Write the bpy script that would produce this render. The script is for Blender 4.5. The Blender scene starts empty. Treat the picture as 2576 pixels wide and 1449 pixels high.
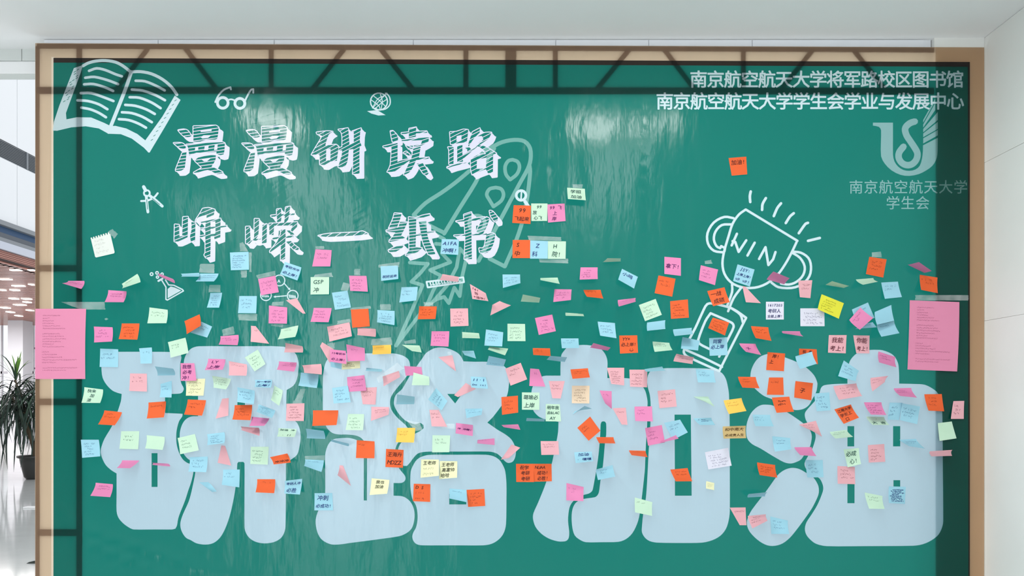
import bpy, bmesh, math, random
from mathutils import Vector, Matrix
from mathutils.geometry import delaunay_2d_cdt
random.seed(11)
SC = bpy.context.scene
COL = SC.collection
PI = math.pi

# ------------------------------------------------------------------ camera, world, lights, exposure
D = 3.125                       # banner plane is at y = D
S = D / 1860.0                  # metres per print unit of the banner artwork
cam = bpy.data.cameras.new('camera')
cam.sensor_width = 36.0
cam.lens = 36.0 * 1860.0 / 2576.0
cam.shift_y = 290.5 / 2576.0
cam.clip_start = 0.05
cam.clip_end = 200.0
co = bpy.data.objects.new('camera', cam)
COL.objects.link(co)
co.location = (0, 0, 1.6)
co.rotation_euler = (PI / 2, 0, 0)
SC.camera = co

world = bpy.data.worlds.new('daylight')
SC.world = world
world.use_nodes = True
bgn = world.node_tree.nodes['Background']
bgn.inputs[0].default_value = (0.93, 0.96, 1.0, 1)
bgn.inputs[1].default_value = 1.15

def area(name, loc, target, sx, sy, power, col=(1, 1, 1)):
    l = bpy.data.lights.new(name, 'AREA')
    l.shape = 'RECTANGLE'
    l.size, l.size_y, l.energy, l.color = sx, sy, power, col
    o = bpy.data.objects.new(name, l)
    COL.objects.link(o)
    o.location = loc
    o.rotation_euler = (Vector(target) - Vector(loc)).to_track_quat('-Z', 'Y').to_euler()
    return o
CEIL = 3.149
area('ceiling_lamp', (-1.29, 2.20, CEIL - 0.012), (-1.29, 2.20, 0), 0.26, 0.26, 12, (1, 0.98, 0.96))
area('ceiling_lamp', (0.47, 2.15, CEIL - 0.012), (0.47, 2.15, 0), 0.22, 0.26, 9, (1, 0.98, 0.96))
area('ceiling_lamp', (0.80, 2.15, CEIL - 0.012), (0.80, 2.15, 0), 0.18, 0.26, 6, (1, 0.98, 0.96))
area('hall_fill', (-0.2, -2.6, CEIL - 0.02), (-0.2, -2.6, 0), 3.6, 1.2, 24, (1, 0.99, 0.97))  # general overhead fill, added to lift the light on the banner front
area('lamp_strip', (-1.45, -0.7, CEIL - 0.014), (-1.45, -0.7, 0), 0.34, 4.6, 66, (0.97, 0.99, 1.0))
area('lamp_strip', (-2.35, -1.0, CEIL - 0.014), (-2.35, -1.0, 0), 0.30, 3.6, 36, (0.97, 0.99, 1.0))
area('lamp_strip', (0.66, 0.85, CEIL - 0.014), (0.66, 0.85, 0), 0.30, 1.9, 20, (0.97, 0.99, 1.0))
area('entrance_daylight', (-3.5, -8.6, 3.0), (-3.5, 3.1, 3.0), 2.4, 5.8, 460, (0.90, 0.97, 1.0))
area('gallery_fill', (-19.0, 23.0, 4.75), (-19.0, 23.0, 0), 6.0, 9.0, 900, (1, 0.98, 0.96))  # added fill that brightens the dark space under the gallery
area('upper_window_daylight', (2.6, -8.6, 6.0), (2.6, 3.1, 6.0), 1.3, 3.0, 170, (0.90, 0.97, 1.0))
area('hall_window', (0.2, 8.5, 3.2), (0.2, 3.2, 1.9), 7.0, 5.0, 210, (0.97, 0.99, 1.0))

vs = SC.view_settings
vs.view_transform = 'Standard'
vs.look = 'None'
vs.exposure = 0.0
vs.gamma = 1.0
vs.use_curve_mapping = False

# ------------------------------------------------------------------ helpers
def lin(r, g, b):
    def f(c):
        c /= 255.0
        return c / 12.92 if c <= 0.04045 else ((c + 0.055) / 1.055) ** 2.4
    return (f(r), f(g), f(b))

MATS = {}
def mat(name, col, rough=0.6, spec=0.4, metal=0.0, noise=0.0, nscale=8.0, stretch=(1, 1, 1), bump=0.0, bscale=60.0, trans=None):
    m = bpy.data.materials.new(name)
    MATS[name] = m
    m.use_nodes = True
    nt = m.node_tree
    p = nt.nodes['Principled BSDF']
    p.inputs['Base Color'].default_value = (*col, 1)
    p.inputs['Roughness'].default_value = rough
    p.inputs['Specular IOR Level'].default_value = spec
    p.inputs['Metallic'].default_value = metal
    out = nt.nodes['Material Output']
    tc = nt.nodes.new('ShaderNodeTexCoord')
    geo = nt.nodes.new('ShaderNodeNewGeometry')
    if noise:
        mp = nt.nodes.new('ShaderNodeMapping')
        mp.inputs['Scale'].default_value = stretch
        nt.links.new(geo.outputs['Position'], mp.inputs[0])
        nz = nt.nodes.new('ShaderNodeTexNoise')
        nz.inputs['Scale'].default_value = nscale
        nz.inputs['Detail'].default_value = 5
        nt.links.new(mp.outputs[0], nz.inputs['Vector'])
        mr = nt.nodes.new('ShaderNodeMapRange')
        mr.inputs['From Min'].default_value = 0.25
        mr.inputs['From Max'].default_value = 0.75
        mr.inputs['To Min'].default_value = 1 - noise
        mr.inputs['To Max'].default_value = 1 + noise
        nt.links.new(nz.outputs[0], mr.inputs[0])
        mx = nt.nodes.new('ShaderNodeMix')
        mx.data_type = 'RGBA'
        mx.blend_type = 'MULTIPLY'
        mx.inputs[0].default_value = 1
        mx.inputs[6].default_value = (*col, 1)
        nt.links.new(mr.outputs[0], mx.inputs[7])
        nt.links.new(mx.outputs[2], p.inputs['Base Color'])
    if bump:
        nb = nt.nodes.new('ShaderNodeTexNoise')
        nb.inputs['Scale'].default_value = bscale
        nb.inputs['Detail'].default_value = 3
        nt.links.new(geo.outputs['Position'], nb.inputs['Vector'])
        bp = nt.nodes.new('ShaderNodeBump')
        bp.inputs['Strength'].default_value = bump
        bp.inputs['Distance'].default_value = 0.01
        nt.links.new(nb.outputs[0], bp.inputs['Height'])
        nt.links.new(bp.outputs[0], p.inputs['Normal'])
    if trans:
        tr = nt.nodes.new('ShaderNodeBsdfTranslucent')
        tr.inputs[0].default_value = (*trans, 1)
        ad = nt.nodes.new('ShaderNodeAddShader')
        nt.links.new(p.outputs[0], ad.inputs[0])
        nt.links.new(tr.outputs[0], ad.inputs[1])
        nt.links.new(ad.outputs[0], out.inputs[0])
    return m

def vinyl(name, cd, ct, noise=0.0, stretch=(1, 1, 1), nscale=8.0):
    """printed banner vinyl: diffuse front, light passing from behind, soft ribbed gloss"""
    m = mat(name, cd, rough=0.17, spec=0.17, trans=ct, noise=noise, stretch=stretch, nscale=nscale)
    nt = m.node_tree
    p = nt.nodes['Principled BSDF']
    geo = next(n for n in nt.nodes if n.type == 'NEW_GEOMETRY')
    wv = nt.nodes.new('ShaderNodeTexWave')          # the weave: fine vertical threads
    wv.wave_type = 'BANDS'
    wv.bands_direction = 'X'
    wv.inputs['Scale'].default_value = 46.0
    wv.inputs['Distortion'].default_value = 0.15
    nt.links.new(geo.outputs['Position'], wv.inputs['Vector'])
    mp = nt.nodes.new('ShaderNodeMapping')
    mp.inputs['Scale'].default_value = (5, 1, 1.6)
    nt.links.new(geo.outputs['Position'], mp.inputs[0])
    nz = nt.nodes.new('ShaderNodeTexNoise')         # slack and ripples of the cloth
    nz.inputs['Scale'].default_value = 1.6
    nz.inputs['Detail'].default_value = 4
    nt.links.new(mp.outputs[0], nz.inputs['Vector'])
    b1 = nt.nodes.new('ShaderNodeBump')
    b1.inputs['Strength'].default_value = 0.022
    b1.inputs['Distance'].default_value = 0.002
    nt.links.new(wv.outputs[0], b1.inputs['Height'])
    b2 = nt.nodes.new('ShaderNodeBump')
    b2.inputs['Strength'].default_value = 0.25
    b2.inputs['Distance'].default_value = 0.03
    nt.links.new(nz.outputs[0], b2.inputs['Height'])
    nt.links.new(b1.outputs[0], b2.inputs['Normal'])
    nt.links.new(b2.outputs[0], p.inputs['Normal'])
    return m

def mesh_obj(name, verts, faces, m, parent=None, loc=(0, 0, 0), smooth=False):
    me = bpy.data.meshes.new(name)
    me.from_pydata([tuple(v) for v in verts], [], faces)
    if isinstance(m, (list, tuple)):
        for q in m:
            me.materials.append(q)
    elif m:
        me.materials.append(m)
    if smooth:
        for p in me.polygons:
            p.use_smooth = True
    o = bpy.data.objects.new(name, me)
    COL.objects.link(o)
    o.location = loc
    if parent:
        o.parent = parent
    return o

def empty(name, loc=(0, 0, 0)):
    o = bpy.data.objects.new(name, None)
    COL.objects.link(o)
    o.location = loc
    o.empty_display_size = 0.1
    return o

def tag(o, label, cat, group=None):
    o['label'] = label
    o['category'] = cat
    if group:
        o['group'] = group
    return o

def box(x0, x1, y0, y1, z0, z1):
    v = [(x, y, z) for x in (x0, x1) for y in (y0, y1) for z in (z0, z1)]
    f = [(0, 1, 3, 2), (4, 6, 7, 5), (0, 4, 5, 1), (2, 3, 7, 6), (0, 2, 6, 4), (1, 5, 7, 3)]
    return v, f

def box_obj(name, b, m, parent=None, bevel=0.0):
    v, f = box(*b)
    c = Vector(((b[0] + b[1]) / 2, (b[2] + b[3]) / 2, b[4]))
    off = parent.matrix_basis.translation if parent else Vector()
    o = mesh_obj(name, [Vector(p) - c for p in v], f, m, parent, c - off)
    if bevel:
        md = o.modifiers.new('bevel', 'BEVEL')
        md.width = bevel
        md.segments = 2
    return o

def struct(o):
    o['kind'] = 'structure'
    return o

def flat_bar(name, a, b, w, t, m, parent=None):
    """flat bar from a to b in a plane y = const, w wide and t deep"""
    a, b = Vector(a), Vector(b)
    d = (b - a).normalized()
    n = Vector((d.z, 0, -d.x)) * (w / 2)
    h = Vector((0, t / 2, 0))
    L = b - a
    v = [-n - h, n - h, n + h, -n + h, L - n - h, L + n - h, L + n + h, L - n + h]
    f = [(0, 1, 2, 3), (7, 6, 5, 4), (0, 4, 5, 1), (1, 5, 6, 2), (2, 6, 7, 3), (3, 7, 4, 0)]
    off = parent.matrix_basis.translation if parent else Vector()
    return mesh_obj(name, v, f, m, parent, a - off)

# ------------------------------------------------------------------ glyph outlines (Blender's own font)
_G = {}
def glyph(ch, bold=0.0):
    k = (ch, bold)
    if k not in _G:
        c = bpy.data.curves.new('glyph', 'FONT')
        c.body = ch
        c.size = 1
        c.resolution_u = 2
        c.offset = bold
        o = bpy.data.objects.new('glyph', c)
        COL.objects.link(o)
        bpy.context.view_layer.update()
        me = bpy.data.meshes.new_from_object(o.evaluated_get(bpy.context.evaluated_depsgraph_get()))
        vs_ = [(v.co.x, v.co.y) for v in me.vertices]
        fs = [tuple(p.vertices) for p in me.polygons]
        bpy.data.objects.remove(o)
        bpy.data.curves.remove(c)
        bpy.data.meshes.remove(me)
        if vs_:
            x0 = min(v[0] for v in vs_)
            x1 = max(v[0] for v in vs_)
            y0 = min(v[1] for v in vs_)
            y1 = max(v[1] for v in vs_)
        else:
            x0 = x1 = y0 = y1 = 0
        ec = {}
        for f in fs:
            for a, b in zip(f, f[1:] + f[:1]):
                e = (min(a, b), max(a, b))
                ec[e] = ec.get(e, 0) + 1
        _G[k] = (vs_, fs, (x0, x1, y0, y1), [e for e in ec if ec[e] == 1])
    return _G[k]
# every note: colour code, four corners in mm (x, distance in front of the banner, z), label, writing
NOTES = [
('N',((-1782,1.0,2300),(-1699,1.0,2325),(-1675,6.4,2234),(-1758,5.6,2215)),'off-white note with torn spiral top, four lines, below and left of the compasses','~4'),
('P',((-1875,1.0,2118),(-1807,1.0,2118),(-1787,57.7,2075),(-1861,67.0,2097)),'hot pink note curling forward, two faint lines, above the left poem sheet','~2'),
('G',((-1649,1.0,2105),(-1583,1.0,2148),(-1546,48.0,2105),(-1616,60.4,2077)),'pale green note curling forward, one faint line, just left of the flask drawing','~1'),
('P',((-1706,1.0,2079),(-1629,1.0,2074),(-1615,51.0,2021),(-1696,47.4,2022)),'hot pink note curling forward, two lines, above and right of the left poem sheet','~2'),
('P',((-1499,1.0,2152),(-1432,1.0,2126),(-1398,60.4,2098),(-1465,62.2,2129)),'hot pink note curling forward, blank side out, on the flask drawing',''),
('G',((-1532,1.0,2006),(-1455,1.0,1996),(-1442,40.1,1935),(-1529,25.5,1936)),'pale green note with lifted edge, two faint lines, just below the flask drawing','~2'),
('B',((-1399,1.0,2148),(-1323,1.0,2152),(-1296,64.2,2125),(-1369,64.4,2125)),'pale blue note curled up thin, blank side out, just right of the flask drawing',''),
('B',((-1192,1.0,2238),(-1113,1.0,2241),(-1109,7.4,2164),(-1186,5.9,2162)),'pale blue note lying flat, just below and left of second lower chalk character','~6'),
('B',((-1316,6.5,2148),(-1238,6.5,2148),(-1234,65.8,2105),(-1309,65.5,2105)),'pale blue note curling forward, two faint lines, just below first lower chalk character','~2'),
('B',((-961,1.0,2199),(-890,1.0,2175),(-896,39.6,2113),(-967,43.2,2139)),'pale blue note with lifted edge, reading 考研冲冲 必上岸!, just above the cycle diagram','考研冲冲/必上岸!'),
('P',((-830,1.0,2252),(-762,1.0,2248),(-764,16.6,2176),(-843,5.4,2178)),'hot pink note lying flat, two faint lines, just below third lower chalk character','~2'),
('P',((-1073,1.0,2126),(-1000,1.0,2140),(-983,7.4,2069),(-1056,15.2,2055)),'hot pink note tilted anticlockwise, three faint lines, on the cycle diagram','~3'),
('G',((-851,1.0,2134),(-773,1.0,2134),(-771,10.5,2060),(-849,9.8,2059)),'pale green note lying flat, reading 冲, just right of the cycle diagram','GSP/冲'),
('B',((-1275,1.0,2067),(-1225,1.0,2068),(-1226,31.1,2001),(-1276,33.3,2001)),'pale blue note with lifted edge, five faint lines, right of the flask drawing','~5'),
('B',((-1152,1.0,2054),(-1078,1.0,2054),(-1078,9.6,1980),(-1156,6.3,1981)),'pale blue note lying flat, three lines, below and left of the cycle diagram','~3'),
('S',((-955,1.0,2036),(-909,1.0,2044),(-870,8.2,1979),(-882,6.7,1979)),'salmon pink note lying flat, blank side out, just below the cycle diagram',''),
('P',((-1027,1.0,2014),(-950,1.0,2006),(-945,21.1,1935),(-1027,6.0,1938)),'hot pink note lying flat, four faint lines, just below the cycle diagram','~4'),
('P',((-838,1.0,2004),(-762,1.0,2003),(-766,38.1,1939),(-841,39.3,1941)),'hot pink note with lifted edge, three lines, below and right of the cycle diagram','~3'),
('B',((-761,1.0,2068),(-695,1.0,2077),(-679,5.6,2005),(-747,6.3,1995)),'pale blue note lying flat, four faint lines, right of the cycle diagram','~4'),
('P',((-689,1.0,2140),(-615,1.0,2139),(-605,22.7,2069),(-678,27.4,2072)),'hot pink note with lifted edge, below and left of fourth lower chalk character','~4'),
('B',((-297,1.0,2295),(-224,1.0,2293),(-226,24.3,2223),(-299,28.8,2227)),'pale blue note with lifted edge, reading 冲啊!, just left of fifth lower chalk character','AIFA/冲啊!'),
('B',((-556,1.0,2180),(-482,1.0,2183),(-475,37.7,2120),(-548,29.9,2113)),'pale blue note with lifted edge, reading 祝好运来, just below fourth lower chalk character','/祝好运来'),
('S',((-294,1.0,2147),(-225,1.0,2135),(-223,67.0,2103),(-301,65.0,2111)),'salmon pink note curling forward, blank side out, on the ruler drawing',''),
('S',((-178,1.0,2105),(-111,1.0,2066),(-98,60.5,2024),(-166,30.0,2038)),'salmon pink note curling forward, reading 加 油冲!, below and right of the ruler','161/加/+油冲!'),
('B',((-467,1.0,2091),(-398,1.0,2093),(-400,39.6,2030),(-472,29.5,2023)),'pale blue note with lifted edge, just below and left of the ruler drawing','~2'),
('S',((-83,1.0,2017),(-52,1.0,2033),(-4,52.0,2008),(-90,52.9,1966)),'salmon pink note curling forward, blank side out, below and right of the ruler drawing',''),
('O',((-392,1.0,2011),(-318,1.0,2010),(-319,45.7,1952),(-393,43.6,1951)),'orange note curling forward, three faint lines, below the ruler drawing','~3'),
('S',((-261,1.0,2001),(-186,1.0,2002),(-183,10.6,1927),(-259,10.0,1924)),'salmon pink note lying flat, four faint lines, below the ruler drawing','~4'),
('O',((-681,1.0,1997),(-607,1.0,2001),(-599,9.8,1925),(-673,9.8,1919)),'orange note lying flat, blank side out, above left of second big character',''),
('B',((-569,1.0,1995),(-496,1.0,1991),(-491,37.5,1927),(-562,48.4,1938)),'pale blue note with lifted edge, four faint lines, above middle of second big character','~4'),
('S',((-654,1.0,1922),(-576,1.0,1915),(-565,62.6,1876),(-641,62.6,1883)),'salmon pink note curling forward, blank side out, above left of second big character',''),
('A',((-590,1.0,1845),(-512,1.0,1848),(-502,60.5,1806),(-579,60.7,1803)),'amber note curling forward, one faint line, top left half of second big character','~1'),
('G',((-465,1.0,1848),(-391,1.0,1845),(-374,64.9,1811),(-416,47.0,1818)),'pale green note curling forward, blank side out, top middle of second big character, upper one',''),
('P',((-340,1.0,1905),(-265,1.0,1905),(-266,30.6,1838),(-340,37.7,1841)),'hot pink note with lifted edge, three faint lines, above middle of second big character','~3'),
('G',((-211,1.0,1902),(-140,1.0,1897),(-133,67.0,1869),(-206,67.0,1871)),'pale green note curled up thin, blank side out, above right of second big character',''),
('G',((-96,1.0,1841),(-16,1.0,1832),(-29,66.2,1799),(-100,67.0,1823)),'pale green note curling forward, one faint line, top right edge of second big character','~1'),
('B',((-110,1.0,1913),(-37,1.0,1901),(-41,39.2,1838),(-116,23.1,1843)),'pale blue note with lifted edge, three faint lines, above right of second big character','~3'),
('B',((-212,1.0,1822),(-162,1.0,1823),(-149,63.2,1786),(-196,67.0,1800)),'pale blue note curling forward, blank side out, top right half of second big character',''),
('Bb',((-109,1.0,1764),(-36,1.0,1756),(-25,67.0,1782),(-96,65.8,1797)),'pale blue note showing its shaded underside, top right edge of second big character','~1'),
('S',((-312,1.0,1796),(-252,1.0,1804),(-235,21.4,1735),(-247,6.2,1743)),'salmon pink note lying flat, blank side out, top right half of second big character',''),
('S',((-195,1.0,1687),(-152,1.0,1661),(-228,6.9,1627),(-244,8.8,1635)),'salmon pink note tilted clockwise, blank side out, upper right half of second big character',''),
('B',((-174,6.5,1714),(-111,6.5,1711),(-99,58.7,1661),(-169,62.1,1666)),'pale blue note curling forward, reading Do it!, top right edge of second big character','11.1/Do it!'),
('B',((-355,1.0,1617),(-320,1.0,1666),(-272,9.4,1610),(-296,10.1,1571)),'pale blue note turned like a diamond, upper right half of second big character','~3'),
('Pb',((-449,1.0,1717),(-378,1.0,1721),(-382,5.0,1754),(-455,5.0,1758)),'hot pink note showing its shaded underside, blank side out, top middle of second big character',''),
('G',((-416,6.5,1731),(-350,6.5,1713),(-342,69.2,1675),(-416,55.9,1676)),'pale green note curling forward, blank side out, top middle of second big character, lower one',''),
('S',((-547,1.0,1714),(-479,1.0,1738),(-463,67.0,1709),(-533,59.1,1671)),'salmon pink note curling forward, blank side out, top left half of second big character',''),
('B',((-616,1.0,1751),(-550,1.0,1745),(-541,67.0,1731),(-607,67.0,1735)),'pale blue note curled up thin, blank side out, top left half of second big character',''),
('S',((-642,1.0,1666),(-571,1.0,1669),(-576,5.0,1595),(-630,5.0,1597)),'salmon pink note lying flat, two faint lines, upper left half of second big character','~2'),
('P',((-696,6.5,1711),(-623,6.5,1720),(-613,10.5,1654),(-691,10.5,1649)),'hot pink note lying flat, three faint lines, top left half of second big character','~3'),
('L',((-719,1.0,1775),(-642,1.0,1780),(-641,5.0,1749),(-718,5.0,1743)),'pale yellow note lying flat, dense dark lines, top left edge of second big character','~3d'),
('P',((-700,1.0,1850),(-623,1.0,1834),(-613,47.6,1778),(-692,17.7,1778)),'hot pink note with lifted edge, one line, top left half of second big character','~1'),
('S',((-802,1.0,1859),(-752,1.0,1829),(-769,5.0,1771),(-810,5.0,1842)),'salmon pink note tilted clockwise, blank side out, top left edge of second big character',''),
('Bb',((-766,1.0,1755),(-721,1.0,1745),(-719,5.0,1770),(-766,5.0,1778)),'pale blue note showing its shaded underside, top left edge of second big character',''),
('P',((-769,6.5,1829),(-701,6.5,1822),(-689,49.8,1764),(-757,54.3,1774)),'hot pink note curling forward, reading 15考研冲 必上岸!, top left edge of second big character','15考研冲/必上岸!'),
('B',((-758,12.0,1665),(-691,12.0,1675),(-676,27.5,1605),(-744,43.3,1600)),'pale blue note with lifted edge, four lines, upper left edge of second big character','~4'),
('B',((-1313,1.0,1946),(-1267,1.0,1925),(-1286,5.0,1878),(-1357,5.0,1899)),'pale blue note tilted clockwise, two faint lines, above middle of first big character','~2'),
('O',((-1382,6.5,1947),(-1318,6.5,1976),(-1294,51.6,1923),(-1356,43.0,1889)),'orange note with lifted edge, blank side out, above middle of first big character',''),
('P',((-1232,1.0,1884),(-1156,1.0,1890),(-1140,54.8,1842),(-1216,61.2,1844)),'hot pink note curling forward, two faint lines, above middle of first big character','~2'),
('S',((-1103,1.0,1928),(-1083,1.0,1927),(-1024,5.5,1852),(-1096,25.2,1859)),'salmon pink note lying flat, one faint line, above right of first big character','~1'),
('G',((-976,1.0,1914),(-903,1.0,1930),(-901,51.6,1877),(-972,56.9,1866)),'pale green note curling forward, one faint line, above right of first big character','~1'),
('S',((-958,1.0,1856),(-886,1.0,1842),(-866,64.6,1811),(-945,58.8,1812)),'salmon pink note curling forward, blank side out, top right edge of first big character',''),
('S',((-782,1.0,1924),(-687,1.0,1943),(-669,35.5,1881),(-764,30.7,1859)),'salmon pink note with lifted edge, three faint lines, above left of second big character','~3'),
('G',((-1129,1.0,1794),(-1074,1.0,1828),(-1037,15.0,1766),(-1085,8.6,1735)),'pale green note tilted anticlockwise, four faint lines, top right half of first big character','~4'),
('P',((-1284,1.0,1789),(-1211,1.0,1787),(-1201,56.6,1740),(-1276,55.1,1739)),'hot pink note curling forward, reading 上岸, top middle of first big character','LY/上岸'),
('S',((-1195,6.5,1779),(-1119,6.5,1765),(-1102,57.7,1715),(-1181,42.7,1717)),'salmon pink note curling forward, one faint line, top right half of first big character','~1'),
('P',((-985,1.0,1778),(-910,1.0,1773),(-903,62.3,1732),(-974,63.0,1740)),'hot pink note curling forward, two faint lines, top right edge of first big character','~2'),
('G',((-1268,1.0,1717),(-1188,1.0,1704),(-1186,58.6,1658),(-1242,47.6,1666)),'pale green note curling forward, three faint lines, top right half of first big character','~3'),
('B',((-1087,1.0,1700),(-1015,1.0,1701),(-999,62.9,1665),(-1066,64.4,1668)),'pale blue note curling forward, reading 加一考研 上岸!, top right edge of first big character','加一考研/上岸!'),
('B',((-1161,1.0,1669),(-1088,1.0,1655),(-1076,45.5,1597),(-1148,37.4,1606)),'pale blue note with lifted edge, three lines, upper right half of first big character','~3'),
('G',((-1005,1.0,1676),(-968,1.0,1655),(-973,35.2,1590),(-1005,43.5,1615)),'pale green note with lifted edge, two lines, upper right edge of first big character','~2'),
('B',((-892,1.0,1731),(-817,1.0,1722),(-813,45.9,1664),(-889,47.4,1674)),'pale blue note curling forward, blank side out, just left of second big character',''),
('S',((-885,6.5,1761),(-805,6.5,1767),(-789,60.8,1720),(-860,67.1,1727)),'salmon pink note curling forward, blank side out, just left of second big character',''),
('L',((-1375,1.0,1704),(-1296,1.0,1705),(-1302,5.0,1633),(-1376,5.0,1633)),'pale yellow note lying flat, four faint lines, upper middle of first big character','~4'),
('P',((-1398,6.5,1770),(-1340,6.5,1770),(-1328,13.5,1696),(-1395,11.6,1695)),'hot pink note lying flat, reading 我想 必考 冲!, top middle of first big character','我想/必考/冲!'),
('G',((-1454,1.0,1859),(-1380,1.0,1878),(-1357,24.5,1812),(-1432,23.5,1792)),'pale green note with lifted edge, two lines, top left half of first big character','~2'),
('O',((-1649,1.0,1938),(-1574,1.0,1938),(-1573,21.2,1868),(-1648,27.4,1870)),'orange note with lifted edge, four faint lines, above left of first big character','~4'),
('P',((-1767,1.0,1925),(-1688,1.0,1922),(-1671,35.6,1859),(-1754,21.9,1856)),'hot pink note with lifted edge, three faint lines, above left of first big character','~3'),
('B',((-1740,1.0,1832),(-1664,1.0,1829),(-1661,7.8,1753),(-1740,5.5,1754)),'pale blue note lying flat, two faint lines, top left edge of first big character','~2'),
('B',((-1576,1.0,1833),(-1522,1.0,1837),(-1511,24.6,1768),(-1556,28.3,1767)),'pale blue note with lifted edge, one line, top left half of first big character','~1'),
('Bb',((-1498,1.0,1718),(-1425,1.0,1719),(-1402,66.1,1744),(-1480,62.4,1754)),'pale blue note showing its shaded underside, top left half of first big character',''),
('S',((-1614,1.0,1727),(-1543,1.0,1726),(-1538,10.6,1650),(-1613,10.2,1653)),'salmon pink note lying flat, two faint lines, top left edge of first big character','~2'),
('B',((-1486,1.0,1682),(-1438,1.0,1696),(-1430,20.6,1625),(-1468,45.3,1626)),'pale blue note with lifted edge, two lines, upper left half of first big character','~2'),
('G',((-1807,1.0,1669),(-1728,1.0,1659),(-1715,46.4,1602),(-1801,32.1,1603)),'pale green note with lifted edge, reading 快来 加 油, left of first big character','快来/加/油'),
('O',((-1722,1.0,1571),(-1648,1.0,1563),(-1652,50.4,1509),(-1724,45.5,1513)),'orange note curling forward, two faint lines, upper left edge of first big character','~2'),
('O',((-1536,1.0,1604),(-1462,1.0,1609),(-1457,30.8,1542),(-1528,32.0,1537)),'orange note with lifted edge, one faint line, upper left half of first big character','~1'),
('G',((-1651,1.0,1483),(-1575,1.0,1483),(-1576,8.3,1407),(-1656,6.8,1409)),'pale green note lying flat, two faint lines, central left edge of first big character','~2'),
('G',((-1544,1.0,1466),(-1468,1.0,1459),(-1453,50.7,1407),(-1526,49.6,1413)),'pale green note curling forward, blank side out, central left half of first big character',''),
('B',((-1822,1.0,1447),(-1746,1.0,1447),(-1729,20.6,1378),(-1811,10.5,1371)),'pale blue note lying flat, five faint lines, just left of first big character','~5'),
('P',((-1648,1.0,1360),(-1575,1.0,1359),(-1580,67.0,1332),(-1635,67.0,1333)),'hot pink note curling forward, blank side out, central left edge of first big character',''),
('P',((-1522,1.0,1350),(-1455,1.0,1346),(-1416,63.1,1339),(-1488,66.7,1346)),'hot pink note curled up thin, blank side out, central left half of first big character',''),
('P',((-1759,1.0,1265),(-1687,1.0,1259),(-1669,54.4,1211),(-1750,56.5,1217)),'hot pink note curling forward, two faint lines, lower left edge of first big character','~2'),
('O',((-1370,1.0,1617),(-1293,1.0,1614),(-1295,36.4,1549),(-1369,38.7,1554)),'orange note with lifted edge, two faint lines, upper middle of first big character','~2'),
('G',((-1413,1.0,1454),(-1340,1.0,1471),(-1317,17.0,1403),(-1392,24.1,1387)),'pale green note tilted anticlockwise, three faint lines, central middle of first big character','~3'),
('S',((-1225,1.0,1620),(-1197,1.0,1623),(-1196,8.4,1549),(-1249,10.3,1536)),'salmon pink note lying flat, blank side out, upper right half of first big character',''),
('O',((-1172,1.0,1593),(-1098,1.0,1594),(-1093,36.1,1530),(-1166,43.2,1533)),'orange note with lifted edge, three faint lines, upper right half of first big character','~3'),
('B',((-1070,6.5,1597),(-999,6.5,1571),(-992,72.5,1540),(-1056,71.6,1566)),'pale blue note curling forward, four faint lines, upper right edge of first big character','~4'),
('S',((-1147,1.0,1503),(-1070,1.0,1497),(-1046,63.4,1466),(-1120,67.0,1490)),'salmon pink note curling forward, blank side out, central right half of first big character',''),
('P',((-1098,6.5,1544),(-1024,6.5,1537),(-1023,72.5,1508),(-1086,69.0,1507)),'hot pink note curling forward, blank side out, upper right half of first big character',''),
('S',((-953,1.0,1599),(-877,1.0,1601),(-877,10.1,1526),(-953,8.1,1527)),'salmon pink note lying flat, five faint lines, upper right edge of first big character','~5'),
('O',((-841,1.0,1571),(-734,1.0,1571),(-732,41.7,1510),(-835,34.3,1506)),'orange note with lifted edge, blank side out, upper left edge of second big character',''),
('Bb',((-868,1.0,1453),(-789,1.0,1450),(-780,64.1,1487),(-855,60.1,1496)),'pale blue note showing its shaded underside, blank side out, left of second big character',''),
('G',((-988,1.0,1496),(-911,1.0,1492),(-900,66.9,1461),(-972,65.2,1463)),'pale green note curling forward, reading 加油 冲, central right edge of first big character','加油 冲/ / . 11'),
('B',((-1289,1.0,1470),(-1215,1.0,1479),(-1194,56.1,1435),(-1265,56.2,1427)),'pale blue note curling forward, four faint lines, central middle of first big character','~4'),
('S',((-1228,1.0,1423),(-1212,1.0,1421),(-1184,7.5,1338),(-1241,8.6,1350)),'salmon pink note lying flat, blank side out, central right half of first big character',''),
('G',((-1104,1.0,1417),(-1028,1.0,1417),(-1030,7.6,1342),(-1104,6.0,1345)),'pale green note lying flat, four faint lines, central right half of first big character','~4'),
('O',((-1023,1.0,1373),(-950,1.0,1389),(-918,57.8,1355),(-988,60.6,1347)),'orange note curling forward, reading 冲冲冲, central right edge of first big character','/冲冲冲'),
('B',((-875,1.0,1364),(-795,1.0,1360),(-790,60.3,1316),(-860,67.0,1342)),'pale blue note curling forward, one faint line, just left of second big character','~1'),
('B',((-1362,1.0,1373),(-1286,1.0,1376),(-1277,37.9,1313),(-1348,45.3,1316)),'pale blue note with lifted edge, three faint lines, central middle of first big character','~3'),
('B',((-1221,1.0,1321),(-1150,1.0,1321),(-1150,6.8,1246),(-1211,41.3,1261)),'pale blue note with lifted edge, two lines, lower right half of first big character','~2'),
('Bb',((-766,1.0,1440),(-692,1.0,1419),(-675,67.0,1434),(-749,67.0,1452)),'pale blue note showing its shaded underside, central left edge of second big character',''),
('S',((-729,1.0,1339),(-714,1.0,1338),(-678,9.9,1252),(-722,64.9,1303)),'salmon pink note with lifted edge, blank side out, lower left edge of second big character',''),
('B',((-1323,1.0,1267),(-1284,1.0,1268),(-1232,40.1,1233),(-1262,11.3,1227)),'pale blue note with lifted edge, blank side out, lower middle of first big character',''),
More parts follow.
